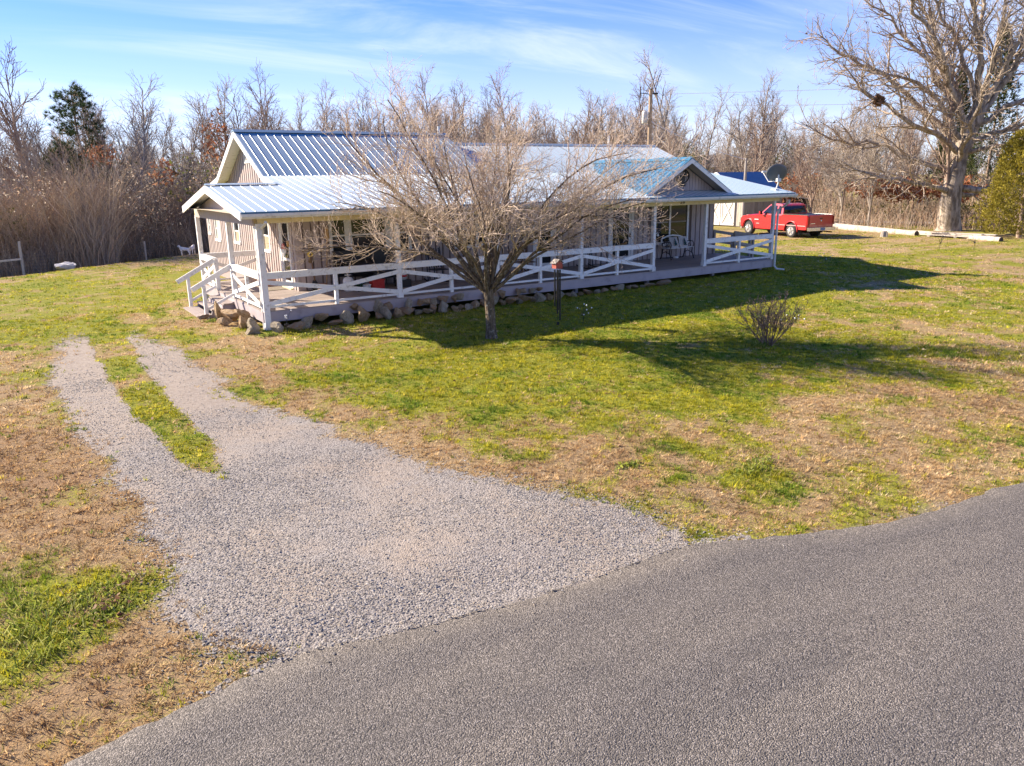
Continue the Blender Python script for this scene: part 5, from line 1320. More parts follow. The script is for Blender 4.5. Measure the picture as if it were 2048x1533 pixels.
# ------------------------------------------------------------------ utility poles and wires
POLEW = M('pole_wood', (.34, .25, .16), .85, .25, 4, .3, 20, stretch=(3, 3, .2))
pole = tag(empty('utility_pole', (33.0, 21.9, 0)), 'tall wooden utility pole with transformer behind the house roof', 'utility pole')
MB().tube([(0, 0, -.2), (0, 0, 9.25)], [.17, .125], 12).build('shaft', POLEW, pole)
MB().tube_profile((0, 0, 9.25), (0, 0, 1), [(.13, 0), (.10, .06)], 10).build('cap', BLACK, pole)
MB().beam((-.02, 0, 8.95), (-.62, .4, 9.05), .05, .05).tube([(-.58, .38, 8.7), (-.58, .38, 9.45)], .035, 7).beam((.05, 0, 9.0), (.42, -.27, 9.0), .06, .10).tube([(.72, -.45, 8.85), (.72, -.45, 9.0)], .03, 6).build('cross_arm', BLACK, pole)
MB().tube_profile((-.32, .2, 7.05), (0, 0, 1), [(.16, 0), (.19, .04), (.19, .75), (.15, .82), (.04, .86)], 14).build('transformer', GUTTER, pole, True)
MB().tube([(-.38, .2, 7.9), (-.38, .2, 8.15)], .03, 6).build('bushing', WHITE, pole)
pole2 = tag(MB().tube([(0, 0, -.2), (0, 0, 4.7)], [.11, .085], 10).build('service_pole', GREYW, None, False, (37.9, 17.6, 0)), 'short wooden pole standing in front of the blue barn roof', 'pole')
WIRE = M('power_wire', (.72, .72, .73), .4, .1, 4)
def wire(name, a, b_, sag, r, lab):
    a = Vector(a); b_ = Vector(b_)
    pts = [a.lerp(b_, t)+Vector((0, 0, -sag*4*t*(1-t))) for t in np.linspace(0, 1, 18)]
    tag(MB().tube(pts, r, 4).build(name, WIRE), lab, 'wire')
wire('power_line', (33.7, 21.4, 8.95), (95, -18, 12.5), .8, .013, 'upper power line running right from the tall pole through the oak')
wire('power_line', (33.0, 21.9, 8.2), (95, -16, 10.8), .9, .013, 'lower power line running right from the tall pole through the oak')
wire('service_wire', (33.0, 21.8, 7.2), (37.9, 17.6, 4.6), .25, .018, 'service wire sagging from the tall pole to the short pole')

# ------------------------------------------------------------------ logs, planks, stump
LOGM = bark('log_bark', (.40, .33, .26), (.55, .49, .42), (.28, .21, .15), 6, .6); ENDG = M('end_grain', (.10, .07, .05), .9, .3, 12)
def log(a, b_, r0, r1, lab, n=9):
    a = Vector(a); b_ = Vector(b_); rg = random.Random(int(a.x*10)); pts = []; rs = []
    for i in range(n):
        t = i/(n-1); pts.append(a.lerp(b_, t)+Vector((rg.uniform(-.05, .05), rg.uniform(-.05, .05), 0))-a); rs.append((r0+(r1-r0)*t)*rg.uniform(.93, 1.07))
    L_ = tag(empty('log', tuple(a)), lab, 'log', 'logs along the yard edge')
    MB().tube(pts, rs, 10, False).build('bark', LOGM, L_, True)
    for p, r, s in ((pts[0], rs[0], 1), (pts[-1], rs[-1], -1)):
        d = (pts[1]-pts[0]).normalized() if s == 1 else (pts[-2]-pts[-1]).normalized()
        MB().tube_profile(p-d*.01, d, [(r*.97, 0), (r*.97, .03)], 10).build('cut_end', ENDG, L_)
log((40.6, 13.0, .24), (38.5, 5.5, .2), .26, .17, 'long pale log lying left of the oak, behind the stump')
log((39.9, 6.5, .18), (37.9, .65, .16), .14, .15, 'squared grey log lying in front of the plank pile by the oak')
st_ = tag(empty('stump', (36.5, 6.2, 0)), 'short grey stump standing in front of the long log', 'stump')
MB().lathe((0, 0, 0), [(.24, -.05), (.19, .15), (.17, .36), (.15, .42)], 9).build('bark', GREYW, st_)
MB().tube([(-.05, -.22, 0), (-.03, -.20, .38)], .04, 6).build('prop', GREYW, st_)
rg = random.Random(9)
for k in range(6):
    a = (38.5+rg.uniform(-.3, .3), 5.2-.12*k, .20+.07*(k//2)); b_ = (38.5+.35*(k % 2)+rg.uniform(-.1, .1), 1.5+rg.uniform(-.3, .6), .20+.07*(k//2))
    tag(MB().beam((a[0]+.28*(k % 2), a[1], a[2]), (b_[0], b_[1], b_[2]), .24, .05).build('loose_plank', PALEW), ['bottom weathered plank of the pile before the oak', 'bottom weathered plank at the back of the pile before the oak', 'middle weathered plank of the pile before the oak', 'middle weathered plank at the back of the pile before the oak', 'topmost weathered plank of the pile before the oak', 'topmost weathered plank at the back of the pile before the oak'][k], 'plank', 'planks piled before the oak')
for q in (4.7, 3.2, 1.9): tag(MB().box(38.35, 39.0, q-.08, q+.08, .0, .165).build('timber_block', GREYW), {4.7: 'left timber block propping up the plank pile', 3.2: 'middle timber block propping up the plank pile', 1.9: 'right timber block propping up the plank pile'}[q], 'block', 'blocks under the plank pile')

# ------------------------------------------------------------------ far left: fence, barrel, gate, pale hump, animals
def fence():
    f = tag(empty('wire_fence', (0, 0, 0)), 'woven wire fence with wooden posts along the brush below the left lawn', 'fence')
    P = [(-14, 17.2), (-8.5, 20.6), (-4.7, 23.1), (-1.8, 25.4), (1.2, 27.6), (4.2, 29.8), (7.5, 32)]
    for i, (x, y) in enumerate(P):
        z = tz(x, y); MB().tube([(x, y, z-.2), (x+.03, y, z+(1.75 if i == 2 else 1.25))], .06, 7).build('post', PALEW, f)
    mb = MB()
    for (a, b_) in zip(P, P[1:]):
        za, zb = tz(*a), tz(*b_)
        for h in np.linspace(.1, 1.15, 8): mb.tube([(a[0], a[1], za+h), (b_[0], b_[1], zb+h)], .006, 3, False)
        n_ = 26
        for k in range(1, n_):
            t = k/n_; x, y = a[0]+(b_[0]-a[0])*t, a[1]+(b_[1]-a[1])*t; z = za+(zb-za)*t
            mb.tube([(x, y, z+.1), (x, y, z+1.15)], .005, 3, False)
    mb.build('wire_mesh', M('fence_wire', (.16, .155, .15), .6, .2, 9), f)
    a, b_ = P[1], P[2]; MB().beam((a[0], a[1]-.05, tz(*a)+.95), (b_[0], b_[1]-.05, tz(*b_)+.95), .05, .08).build('rail', PALEW, f)
fence()
bx, by = -6.05, 22.0; bz = tz(bx, by)
bar = tag(empty('barrel', (bx, by, bz)), 'dull blue barrel behind the fence at the far left edge', 'barrel')
MB().lathe((0, 0, 0), [(.26, 0), (.29, .05), (.29, .3), (.30, .32), (.29, .34), (.29, .62), (.30, .64), (.29, .66), (.28, .95), (.24, .98)], 16).build('drum', M('faded_blue_plastic', (.10, .14, .24), .5, .2, 5), bar, True)
MB().tube_profile((.12, 0, .975), (0, 0, 1), [(.04, 0), (.04, .03)], 8).build('bung', BLACK, bar)
gx_, gy_ = -6.6, 21.3; gz_ = tz(gx_, gy_)
tag(MB().tube([(gx_-.55, gy_-.3, gz_-.1), (gx_-.55, gy_-.3, gz_+1.15), (gx_-.3, gy_-.15, gz_+1.42), (gx_+.45, gy_+.25, gz_+1.50), (gx_+.58, gy_+.3, gz_+1.2), (gx_+.58, gy_+.3, gz_-.1)], .03, 7).build('pipe_hoop', GUTTER), 'bent grey metal pipe hoop at the far left edge by the fence', 'pipe')
hx, hy = -3.1, 21.6
o = put('pale_boulder', rock_mesh(77, rock_mat('chalky_stone', (.62, .60, .58), (.70, .68, .66), (.5, .48, .46))), None, (hx, hy, tz(hx, hy)+.22), (0, 0, .6), (.62, .40, .36)); tag(o, 'pale rounded boulder on the crest of the left lawn by the fence', 'boulder')
FUR = M('white_fur', (.72, .66, .58), .9, .2, 12)
def animal(x, y, rz, lab, head_up, sc):
    z = tz(x, y); me = bpy.data.meshes.new('body')
    J = {'pel': ((-.22, 0, .40), .10), 'mid': ((0, 0, .39), .115), 'sho': ((.20, 0, .42), .105), 'nk': ((.30, 0, .52), .06), 'hd': ((.36, 0, .60 if head_up else .50), .062), 'mz': ((.46, 0, .56 if head_up else .44), .034),
         'tl': ((-.32, 0, .46), .022), 'tl2': ((-.36, 0, .54), .014)}
    for s, n_ in ((-1, 'l'), (1, 'r')):
        J['hk'+n_] = ((-.24, s*.075, .27), .05); J['hh'+n_] = ((-.29, s*.075, .15), .026); J['hf'+n_] = ((-.26, s*.075, .0), .022)
        J['fe'+n_] = ((.20, s*.07, .25), .034); J['fk'+n_] = ((.205, s*.07, .13), .024); J['ff'+n_] = ((.20, s*.07, .0), .022)
        J['er'+n_] = ((.32, s*.07, .66 if head_up else .55), .018)
    nm = list(J); E = [('pel', 'mid'), ('mid', 'sho'), ('sho', 'nk'), ('nk', 'hd'), ('hd', 'mz'), ('pel', 'tl'), ('tl', 'tl2')]
    for n_ in 'lr': E += [('pel', 'hk'+n_), ('hk'+n_, 'hh'+n_), ('hh'+n_, 'hf'+n_), ('sho', 'fe'+n_), ('fe'+n_, 'fk'+n_), ('fk'+n_, 'ff'+n_), ('hd', 'er'+n_)]
    me.from_pydata([J[k][0] for k in nm], [(nm.index(a), nm.index(b_)) for a, b_ in E], [])
    o = put('tmp_skin', me); mod = o.modifiers.new('s', 'SKIN')
    for i, k in enumerate(nm): me.skin_vertices[0].data[i].radius = (J[k][1], J[k][1])
    me.skin_vertices[0].data[0].use_root = True
    sb = o.modifiers.new('u', 'SUBSURF'); sb.levels = 2; sb.render_levels = 2
    dg = bpy.context.evaluated_depsgraph_get(); m2 = bpy.data.meshes.new_from_object(o.evaluated_get(dg)); bpy.data.objects.remove(o)
    m2.materials.clear(); m2.materials.append(FUR); m2.polygons.foreach_set('use_smooth', [True]*len(m2.polygons))
    a = put('animal', m2, None, (x, y, z), (0, 0, rz), (sc, sc, sc)); tag(a, lab, 'animal')
animal(2.55, 23.6, rad(150), 'small white four-legged animal at the lawn crest, facing left', True, .80)
animal(3.0, 24.0, rad(62), 'small white four-legged animal at the lawn crest, seen from behind', False, .85)
# ------------------------------------------------------------------ trees
class Tree:
    """branch polylines -> one tube mesh"""
    def __init__(s, seed): s.r = random.Random(seed); s.pl = []
    def branch(s, p, d, L, r0, r1, nseg, wander, up, droop=0):
        p = np.array(p, float); d = np.array(d, float); d /= np.linalg.norm(d)
        pts = [p.copy()]; st = L/nseg
        for i in range(nseg):
            d = d+np.array([s.r.gauss(0, wander), s.r.gauss(0, wander), s.r.gauss(0, wander)+up-droop*i/nseg])
            d /= np.linalg.norm(d); p = p+d*st; pts.append(p.copy())
        rr = [r0+(r1-r0)*i/nseg for i in range(nseg+1)]
        s.pl.append((np.array(pts), np.array(rr))); return pts, rr
    def side(s, d, ang):
        d = np.array(d, float); d /= np.linalg.norm(d)
        a = np.cross(d, (0, 0, 1.0))
        if np.linalg.norm(a) < .1: a = np.cross(d, (1.0, 0, 0))
        a /= np.linalg.norm(a); b = np.cross(d, a)
        t = s.r.uniform(0, 6.283)
        return d*math.cos(ang)+(a*math.cos(t)+b*math.sin(t))*math.sin(ang)
    def sprout(s, pts, rr, lev, P):
        """P: list of dicts per level"""
        if lev >= len(P): return
        q = P[lev]; n = len(pts)-1
        pts = np.array(pts); Ltot = np.linalg.norm(np.diff(pts, axis=0), axis=1).sum()
        cnt = max(1, int(round(q['dens']*Ltot))) if 'dens' in q else q['n']
        for k in range(cnt):
            t = q['t0']+(1-q['t0'])*(k+s.r.random())/cnt
            i = min(n-1, int(t*n)); f = t*n-i
            p = pts[i]*(1-f)+pts[i+1]*f; d = pts[i+1]-pts[i]; r = (rr[i]*(1-f)+rr[i+1]*f)
            L = q['L']*(1-q.get('taper', .45)*t)*s.r.uniform(.65, 1.25)
            dd = s.side(d, rad(s.r.uniform(*q['ang'])))
            if q.get('flat'): dd = dd*np.array([1, 1, q['flat']])
            r0 = min(r*.75, q['r']*s.r.uniform(.8, 1.2))
            a, b = s.branch(p, dd, L, max(r0, q['r1']), q['r1'], q['seg'], q['w'], q['up'], q.get('droop', 0))
            s.sprout(a, b, lev+1, P)
        if q.get('cont'):
            d = pts[-1]-pts[-2]
            a, b = s.branch(pts[-1], d, q['L']*.8, rr[-1], q['r1'], q['seg'], q['w'], q['up']); s.sprout(a, b, lev+1, P)
    def arrays(s, rmin=0, rmax=9, n_big=8, n_mid=5, n_small=3):
        V = []; Fq = []; o = 0
        for pts, rr in s.pl:
            if not (rmin <= rr[0] < rmax): continue
            n = n_big if rr[0] > .07 else (n_mid if rr[0] > .025 else n_small)
            m_ = len(pts)
            T = np.empty_like(pts); T[1:-1] = pts[2:]-pts[:-2]; T[0] = pts[1]-pts[0]; T[-1] = pts[-1]-pts[-2]
            T /= np.linalg.norm(T, axis=1)[:, None]+1e-9
            ref = np.array([0.31, .95, .05]) if abs(T[0] @ np.array([0.31, .95, .05])) < .9 else np.array([1.0, 0, 0])
            A = np.cross(T, ref); A /= np.linalg.norm(A, axis=1)[:, None]+1e-9; B = np.cross(T, A)
            th = np.arange(n)*2*math.pi/n
            ring = pts[:, None, :]+(A[:, None, :]*np.cos(th)[None, :, None]+B[:, None, :]*np.sin(th)[None, :, None])*rr[:, None, None]
            V.append(ring.reshape(-1, 3))
            i = np.arange(m_-1)[:, None]*n; k = np.arange(n)[None, :]; k2 = (k+1) % n
            Fq.append(np.stack([o+i+k, o+i+k2, o+i+n+k2, o+i+n+k], -1).reshape(-1, 4)); o += m_*n
        return np.concatenate(V), np.concatenate(Fq)

# ---- dogwood in front of the porch
DOGB = bark('dogwood_bark', (.085, .065, .045), (.20, .155, .11), (.36, .33, .27), 26, 1.0)
DOGT = bark('dogwood_twig', (.44, .335, .25), (.62, .50, .39), (.33, .28, .17), 7, .2)
def dogwood():
    T = Tree(11); r = T.r
    base = np.array([4.15, -4.17, -.05])
    trunk, tr = T.branch((0, 0, -.05), (.02, 0, 1), 1.22, .165, .135, 6, .03, 0)
    tr[0] = .20; T.pl[0] = (np.array(trunk), np.array([.17, .135, .122, .117, .115, .118, .13]))
    top = trunk[-1]
    limbs = []
    # (azimuth, elevation, length, radius); image-left is (-.84,.54) in plan
    spec = [(147, 40, 4.6, .088), (165, 33, 4.5, .078), (128, 28, 4.3, .07), (118, 55, 3.9, .078), (200, 50, 3.6, .072), (90, 80, 3.9, .09), (250, 76, 3.7, .078), (330, 64, 4.0, .085), (310, 44, 3.8, .078), (-28, 34, 4.6, .082), (-10, 42, 4.4, .078), (-46, 28, 4.1, .068), (152, 20, 4.2, .066), (-30, 20, 4.0, .06),
            (40, 52, 3.7, .072), (275, 48, 3.2, .066), (225, 38, 3.3, .066), (65, 42, 3.6, .066), (150, 60, 4.2, .082), (-40, 66, 4.1, .078), (185, 66, 3.9, .072), (142, 46, 4.5, .07), (-22, 50, 4.4, .07), (155, 74, 4.0, .07), (-15, 72, 4.0, .07), (20, 66, 3.8, .07)]
    for k, (az, el, L, rd) in enumerate(spec):
        z0 = top[2]-r.uniform(0, .14); e2 = el+(90-el)*.26; d = np.array([math.cos(rad(az))*math.cos(rad(e2)), math.sin(rad(az))*math.cos(rad(e2)), math.sin(rad(e2))])
        rd *= .66; a, b = T.branch((top[0]+d[0]*.05, top[1]+d[1]*.05, z0), d, L*(1.08 if el < 58 else .90), rd, .009, 12, .085, .0, .13 if el < 45 else (.09 if el < 62 else .03))
        limbs.append((a, b))
    P = [dict(dens=4.0, t0=.32, L=1.6, ang=(24, 52), r=.019, r1=.0050, seg=7, w=.12, up=.035, taper=.5),
         dict(dens=6.0, t0=.14, L=.70, ang=(28, 62), r=.0075, r1=.0034, seg=4, w=.17, up=.06, taper=.4),
         dict(dens=8.0, t0=.12, L=.28, ang=(25, 65), r=.0040, r1=.0026, seg=3, w=.2, up=.12, taper=.3)]
    for a, b in limbs: T.sprout(a, b, 0, P)
    t = tag(empty('dogwood_tree', tuple(base)), 'bare spreading dogwood tree with forked trunk on the lawn before the porch', 'tree')
    V, Fc = T.arrays(.038, 9, 10, 6, 3); me = npmesh('trunk', V, Fc, DOGB, None, True); put('trunk', me, t)
    V, Fc = T.arrays(.0, .038, 8, 5, 3); me = npmesh('crown', V, Fc, DOGT, None, True); put('crown', me, t)
    print('dogwood polylines', len(T.pl), 'faces', len(Fc))
    # buds at twig ends
    ends = np.array([p[0][-1] for p in T.pl if p[1][0] < .0043])
    rg = np.random.default_rng(2); n = len(ends); s = rg.uniform(.006, .011, n)
    off = np.array([(1, 0, 0), (-.5, .87, 0), (-.5, -.87, 0), (0, 0, 1.7)])
    V = (ends[:, None, :]+off[None]*s[:, None, None]).reshape(-1, 3); b0 = np.arange(n)*4
    Fb = np.concatenate([np.stack([b0, b0+1, b0+3], 1), np.stack([b0+1, b0+2, b0+3], 1), np.stack([b0+2, b0, b0+3], 1)])
    put('buds', npmesh('buds', V, Fb, M('bud_tan', (.42, .31, .24), .8, .2, 30)), t)['kind'] = 'stuff'
dogwood()

# ---- bare shrub
SHB = bark('shrub_bark', (.16, .10, .07), (.30, .21, .15), None, 14, .3)
def shrub():
    T = Tree(5)
    for k in range(22):
        az = k*2.4; el = T.r.uniform(42, 84)
        d = (math.cos(az)*math.cos(rad(el)), math.sin(az)*math.cos(rad(el)), math.sin(rad(el)))
        a, b = T.branch((.07*math.cos(az), .07*math.sin(az), -.02), d, T.r.uniform(.75, 1.12), .014, .005, 7, .10, .05)
        T.sprout(a, b, 0, [dict(dens=10, t0=.3, L=.42, ang=(20, 45), r=.006, r1=.0035, seg=4, w=.14, up=.08), dict(dens=12, t0=.3, L=.14, ang=(25, 60), r=.004, r1=.003, seg=2, w=.2, up=.1)])
    s = tag(empty('bare_shrub', (8.62, -8.61, tz(8.62, -8.61))), 'small bare many-stemmed shrub standing alone on the sunny lawn', 'shrub')
    V, Fc = T.arrays(.0085, 9, 5, 5, 4); put('stems', npmesh('stems', V, Fc, SHB), s)
    V, Fc = T.arrays(0, .0085, 5, 5, 3); put('twigs', npmesh('twigs', V, Fc, SHB), s)
    ends = np.array([p[0][-1] for p in T.pl if p[1][0] < .0048]); n = len(ends); rg = np.random.default_rng(4); sz = rg.uniform(.008, .016, n)
    off = np.array([(1, 0, 0), (-.5, .87, 0), (-.5, -.87, 0), (0, 0, 1.2)])
    V = (ends[:, None, :]+off[None]*sz[:, None, None]).reshape(-1, 3); b0 = np.arange(n)*4
    Fb = np.concatenate([np.stack([b0, b0+1, b0+3], 1), np.stack([b0+1, b0+2, b0+3], 1), np.stack([b0+2, b0, b0+3], 1)])
    put('dry_heads', npmesh('dry_heads', V, Fb, M('dry_head', (.36, .22, .15), .9, .3, 30)), s)['kind'] = 'stuff'
shrub()

# ---- the old oak at the right
OAKB = bark('oak_bark', (.17, .135, .10), (.45, .375, .30), (.30, .255, .20), 5, 1.0)
OAKT = bark('oak_twig', (.30, .235, .175), (.44, .36, .28), None, 4, .3)
def oak():
    T = Tree(23); r = T.r
    bx_, by_ = 43.5, 6.46
    ru = np.array([math.cos(YAW), -math.sin(YAW), 0])     # sideways as seen from the road
    rf = np.array([math.sin(YAW), math.cos(YAW), 0])
    def W(u, z, f=0): u = u*.86 if u < 0 else u; return ru*u+rf*f+np.array([0, 0, z])
    def limb(pts, r0, r1, nb=3):
        P_ = np.array([W(*p) for p in pts]); out_ = [P_[0]]
        if r0 < .4: r0, r1 = r0*.74, r1*.6
        for a, b in zip(P_, P_[1:]):
            L = np.linalg.norm(b-a)
            for k in range(1, nb+1):
                t = k/nb; q = a+(b-a)*t
                if k < nb: q = q+np.array([r.gauss(0, .055), r.gauss(0, .055), r.gauss(0, .055)])*L*.8
                out_.append(q)
        out_ = np.array(out_); rr = np.linspace(r0, r1, len(out_))
        T.pl.append((out_, rr)); return out_, rr
    tk = limb([(0, -.2, 0), (0, 1.2, 0), (0, 2.5, 0), (.15, 4.2, .1), (.55, 5.8, 0), (.95, 7.2, 0)], .66, .42)
    T.pl[0][1][0] = .86; T.pl[0][1][1] = .72; T.pl[0][1][2] = .66
    L = []
    A = lambda *a, **k: L.append(limb(*a, **k))
    A([(-.1, 2.6, 0), (-2, 2.75, -1), (-4.4, 3.1, -2), (-6.8, 3.4, -2.6), (-9.3, 4.2, -3)], .24, .05)
    A([(-.1, 3.6, .2), (-2.2, 4.4, 1), (-4.5, 5.3, 2), (-7, 5.6, 2.5), (-9.4, 6.6, 3)], .22, .05)
    A([(.1, 4.6, -.1), (-1.6, 5.5, -.8), (-4.0, 6.2, -1.4), (-6.2, 7.3, -2), (-8.2, 8.1, -2.2), (-9.6, 9.4, -2.4)], .26, .05)
    A([(.2, 5.0, 0), (-1.0, 6.4, .8), (-3.0, 8.2, 1.6), (-5.4, 9.8, 2.2), (-7.6, 10.6, 2.4), (-9.2, 11.8, 2.6)], .27, .05)
    A([(.4, 5.6, 0), (-.8, 7.6, -.6), (-2.6, 9.6, -1.6), (-4.4, 11.6, -2), (-6.4, 13.2, -2.4), (-7.6, 14.8, -2.6)], .27, .05)
    A([(.6, 6.1, 0), (-.3, 8.4, .6), (-1.6, 10.8, 1.2), (-2.8, 13.2, 1.5), (-4.0, 15.6, 1.8)], .25, .05)
    A([(.95, 7.2, 0), (.4, 9.6, -.6), (-.6, 12.2, -1), (-1.3, 14.6, -1.2), (-2.0, 17, -1.4)], .24, .05)
    A([(.95, 7.2, 0), (1.2, 9.8, .6), (1.0, 12.2, 1), (.8, 14.6, 1.2), (.9, 17, 1.3)], .24, .05)
    A([(.95, 7.0, 0), (1.8, 9.2, -.6), (2.3, 11.6, -1.2), (2.5, 14, -1.6), (3.0, 16.6, -1.8)], .24, .05)
    A([(.9, 6.6, 0), (2.4, 8.4, .5), (3.8, 10.4, 1), (4.9, 12.6, 1.2), (5.8, 15, 1.4)], .24, .05)
    A([(.8, 6.2, 0), (2.6, 7.4, -1), (4.6, 8.6, -1.6), (6.4, 10.4, -2), (8, 12.4, -2.2)], .24, .05)
    A([(.4, 5.2, 0), (2.2, 5.8, .6), (4.4, 6.4, 1), (6.8, 7.2, 1.2), (9, 8.2, 1.4)], .22, .05)
    A([(.3, 2.6, 0), (1.6, 2.5, -.8), (2.9, 3.7, -1.4), (3.6, 5.2, -1.8), (4.6, 6.8, -2.2), (6.2, 8, -2.4)], .30, .06)
    A([(.2, 2.4, 0), (1.6, 2.2, .6), (3.4, 3.0, 1.2), (5.6, 3.8, 1.8)], .22, .05)
    A([(.3, 5.3, 0), (-1.4, 7.0, -.4), (-3.6, 8.6, -.6), (-5.8, 9.0, -1), (-8.4, 9.8, -1.2)], .22, .05)
    A([(.5, 6.0, 0), (-1.2, 8.2, .2), (-3.2, 10.4, .4), (-5.2, 12.4, .6), (-7.2, 13.4, .8)], .22, .05)
    A([(.8, 6.8, 0), (.1, 9.0, -.2), (-1.4, 11.4, -.2), (-3.2, 13.6, 0), (-5.0, 15.4, .2)], .22, .05)
    A([(.95, 7.1, 0), (1.5, 9.6, 0), (1.7, 12.0, 0), (1.9, 14.6, 0), (1.8, 17.2, 0)], .22, .05)
    A([(.9, 6.8, 0), (2.8, 9.4, 0), (3.4, 11.8, 0), (4.0, 14.2, 0), (4.3, 16.6, 0)], .22, .05)
    A([(0, 4.0, 0), (-.6, 5.2, -1.6), (-1.2, 6.8, -3.4), (-1.8, 8.6, -5), (-2.2, 10.6, -6)], .22, .05)
    A([(.4, 5.6, 0), (.6, 7.4, 1.8), (.4, 9.4, 3.4), (.2, 11.6, 4.6)], .22, .05)
    A([(.3, 4.6, 0), (1.4, 5.0, -2), (2.6, 5.6, -4), (3.8, 6.6, -5.6)], .2, .05)
    P = [dict(dens=1.7, t0=.20, L=3.0, ang=(22, 50), r=.065, r1=.018, seg=8, w=.13, up=.035, taper=.35),
         dict(dens=2.5, t0=.12, L=1.35, ang=(24, 56), r=.026, r1=.011, seg=5, w=.17, up=.04, taper=.3),
         dict(dens=3.6, t0=.12, L=.58, ang=(25, 60), r=.013, r1=.0075, seg=3, w=.2, up=.05, taper=.3)]
    for a, b in L: T.sprout(a, b, 0, P)
    for a, b in L: T.sprout(a[len(a)//2:], b[len(b)//2:], 1, P)
    t = tag(empty('oak_tree', (bx_, by_, 0)), 'huge bare oak with thick trunk and wide limbs at the right edge of yard', 'tree')
    V, Fc = T.arrays(.10, 9, 12, 6, 4); put('trunk', npmesh('trunk', V, Fc, OAKB, None, True), t)
    V, Fc = T.arrays(0, .10, 7, 4, 3); put('crown', npmesh('crown', V, Fc, OAKT, None, True), t)
    print('oak', len(T.pl), len(Fc))
    # a few clinging leaves and a squirrel nest
    ends = np.array([p[0][-1] for p in T.pl if p[1][0] < .02]); rg = np.random.default_rng(8); ends = ends[rg.choice(len(ends), 260)]
    n = len(ends); sz = .07
    V = (ends[:, None, :]+rg.normal(0, sz, (n, 3, 3))).reshape(-1, 3)
    put('dead_leaves', npmesh('dead_leaves', V, np.arange(n*3).reshape(-1, 3), M('dead_leaf', (.20, .11, .06), .9, .3, 9)), t)['kind'] = 'stuff'
    c = W(-6.9, 7.55, -2.05); q = rg.normal(0, 1, (260, 3)); q /= np.linalg.norm(q, axis=1)[:, None]
    ctr = c+q*np.array([.26, .26, .2]); V = (ctr[:, None, :]+rg.normal(0, .09, (260, 3, 3))).reshape(-1, 3)
    ne = put('squirrel_nest', npmesh('squirrel_nest', V+np.array([bx_, by_, 0]), np.arange(780).reshape(-1, 3), bpy.data.materials['dead_leaf'])); tag(ne, 'round leaf nest lodged on a left limb of the oak', 'nest')
oak()

# ---- woods: eight kinds of bare tree, copied
WB = [bark('wood_bark_grey', (.24, .20, .165), (.38, .33, .285), None, 3, .3), bark('wood_bark_brown', (.26, .185, .14), (.38, .285, .22), None, 3, .3), bark('wood_bark_pale', (.30, .25, .20), (.46, .40, .34), None, 3, .3)]
def bare_tree(seed, H, spread, mat, style):
    T = Tree(seed); r = T.r
    if style == 'tall':
        a, b = T.branch((0, 0, -.3), (r.gauss(0, .04), r.gauss(0, .04), 1), H, .15*H/11, .02, 12, .05, .02)
        P = [dict(dens=2.6, t0=.18, L=H*.30*spread, ang=(22, 48), r=.050, r1=.018, seg=6, w=.10, up=.06, taper=.6),
             dict(dens=3.0, t0=.12, L=1.15, ang=(22, 50), r=.022, r1=.011, seg=4, w=.14, up=.06),
             dict(dens=3.6, t0=.15, L=.6, ang=(25, 55), r=.013, r1=.008, seg=2, w=.18, up=.05)]
        T.sprout(a, b, 0, P)
    elif style == 'forked':
        tk, tr = T.branch((0, 0, -.3), (0, 0, 1), H*.22, .17*H/11, .13*H/11, 4, .05, 0)
        for k in range(5):
            az = k*1.3+r.uniform(0, .6); el = rad(r.uniform(58, 82)); d = (math.cos(az)*math.cos(el), math.sin(az)*math.cos(el), math.sin(el))
            a, b = T.branch(tk[-1], d, H*.75*r.uniform(.8, 1.1), .09*H/11, .02, 9, .07, .015)
            T.sprout(a, b, 0, [dict(dens=2.1, t0=.15, L=H*.22*spread, ang=(22, 50), r=.04, r1=.016, seg=5, w=.12, up=.05, taper=.5),
                               dict(dens=2.9, t0=.12, L=1.0, ang=(22, 52), r=.020, r1=.011, seg=3, w=.16, up=.05),
                               dict(dens=3.2, t0=.15, L=.55, ang=(25, 55), r=.013, r1=.008, seg=2, w=.18, up=.05)])
    else:   # clump of poles
        for k in range(6):
            az = r.uniform(0, 6.28); el = rad(r.uniform(74, 88)); d = (math.cos(az)*math.cos(el), math.sin(az)*math.cos(el), math.sin(el))
            a, b = T.branch((r.uniform(-.6, .6), r.uniform(-.6, .6), -.3), d, H*r.uniform(.65, 1.05), .05, .014, 9, .05, .01)
            T.sprout(a, b, 0, [dict(dens=3.0, t0=.2, L=H*.17*spread, ang=(20, 42), r=.024, r1=.012, seg=4, w=.10, up=.05, taper=.5),
                               dict(dens=3.6, t0=.12, L=.65, ang=(22, 50), r=.014, r1=.008, seg=2, w=.16, up=.05)])
    rm = .05 if style != 'poles' else .03
    V, Fc = T.arrays(rm, 9, 7, 5, 3); a = npmesh('trunk', V, Fc, mat, None, True)
    V, Fc = T.arrays(0, rm, 6, 4, 3); b = npmesh('crown', V, Fc, mat, None, True)
    return a, b, len(Fc)
KIND = [bare_tree(301, 11, 1.0, WB[0], 'tall'), bare_tree(302, 10, 1.2, WB[1], 'forked'), bare_tree(303, 9, 1.0, WB[1], 'poles'), bare_tree(304, 12, .8, WB[0], 'tall'),
        bare_tree(305, 9, 1.4, WB[2], 'forked'), bare_tree(306, 10, 1.1, WB[0], 'poles'), bare_tree(307, 11, 1.3, WB[1], 'tall'), bare_tree(308, 11, 1.0, WB[2], 'poles')]
print('woods tris', [k[2]*2 for k in KIND])
def polar(bear, dist):
    return CAM[0]+math.sin(rad(bear))*dist, CAM[1]+math.cos(rad(bear))*dist
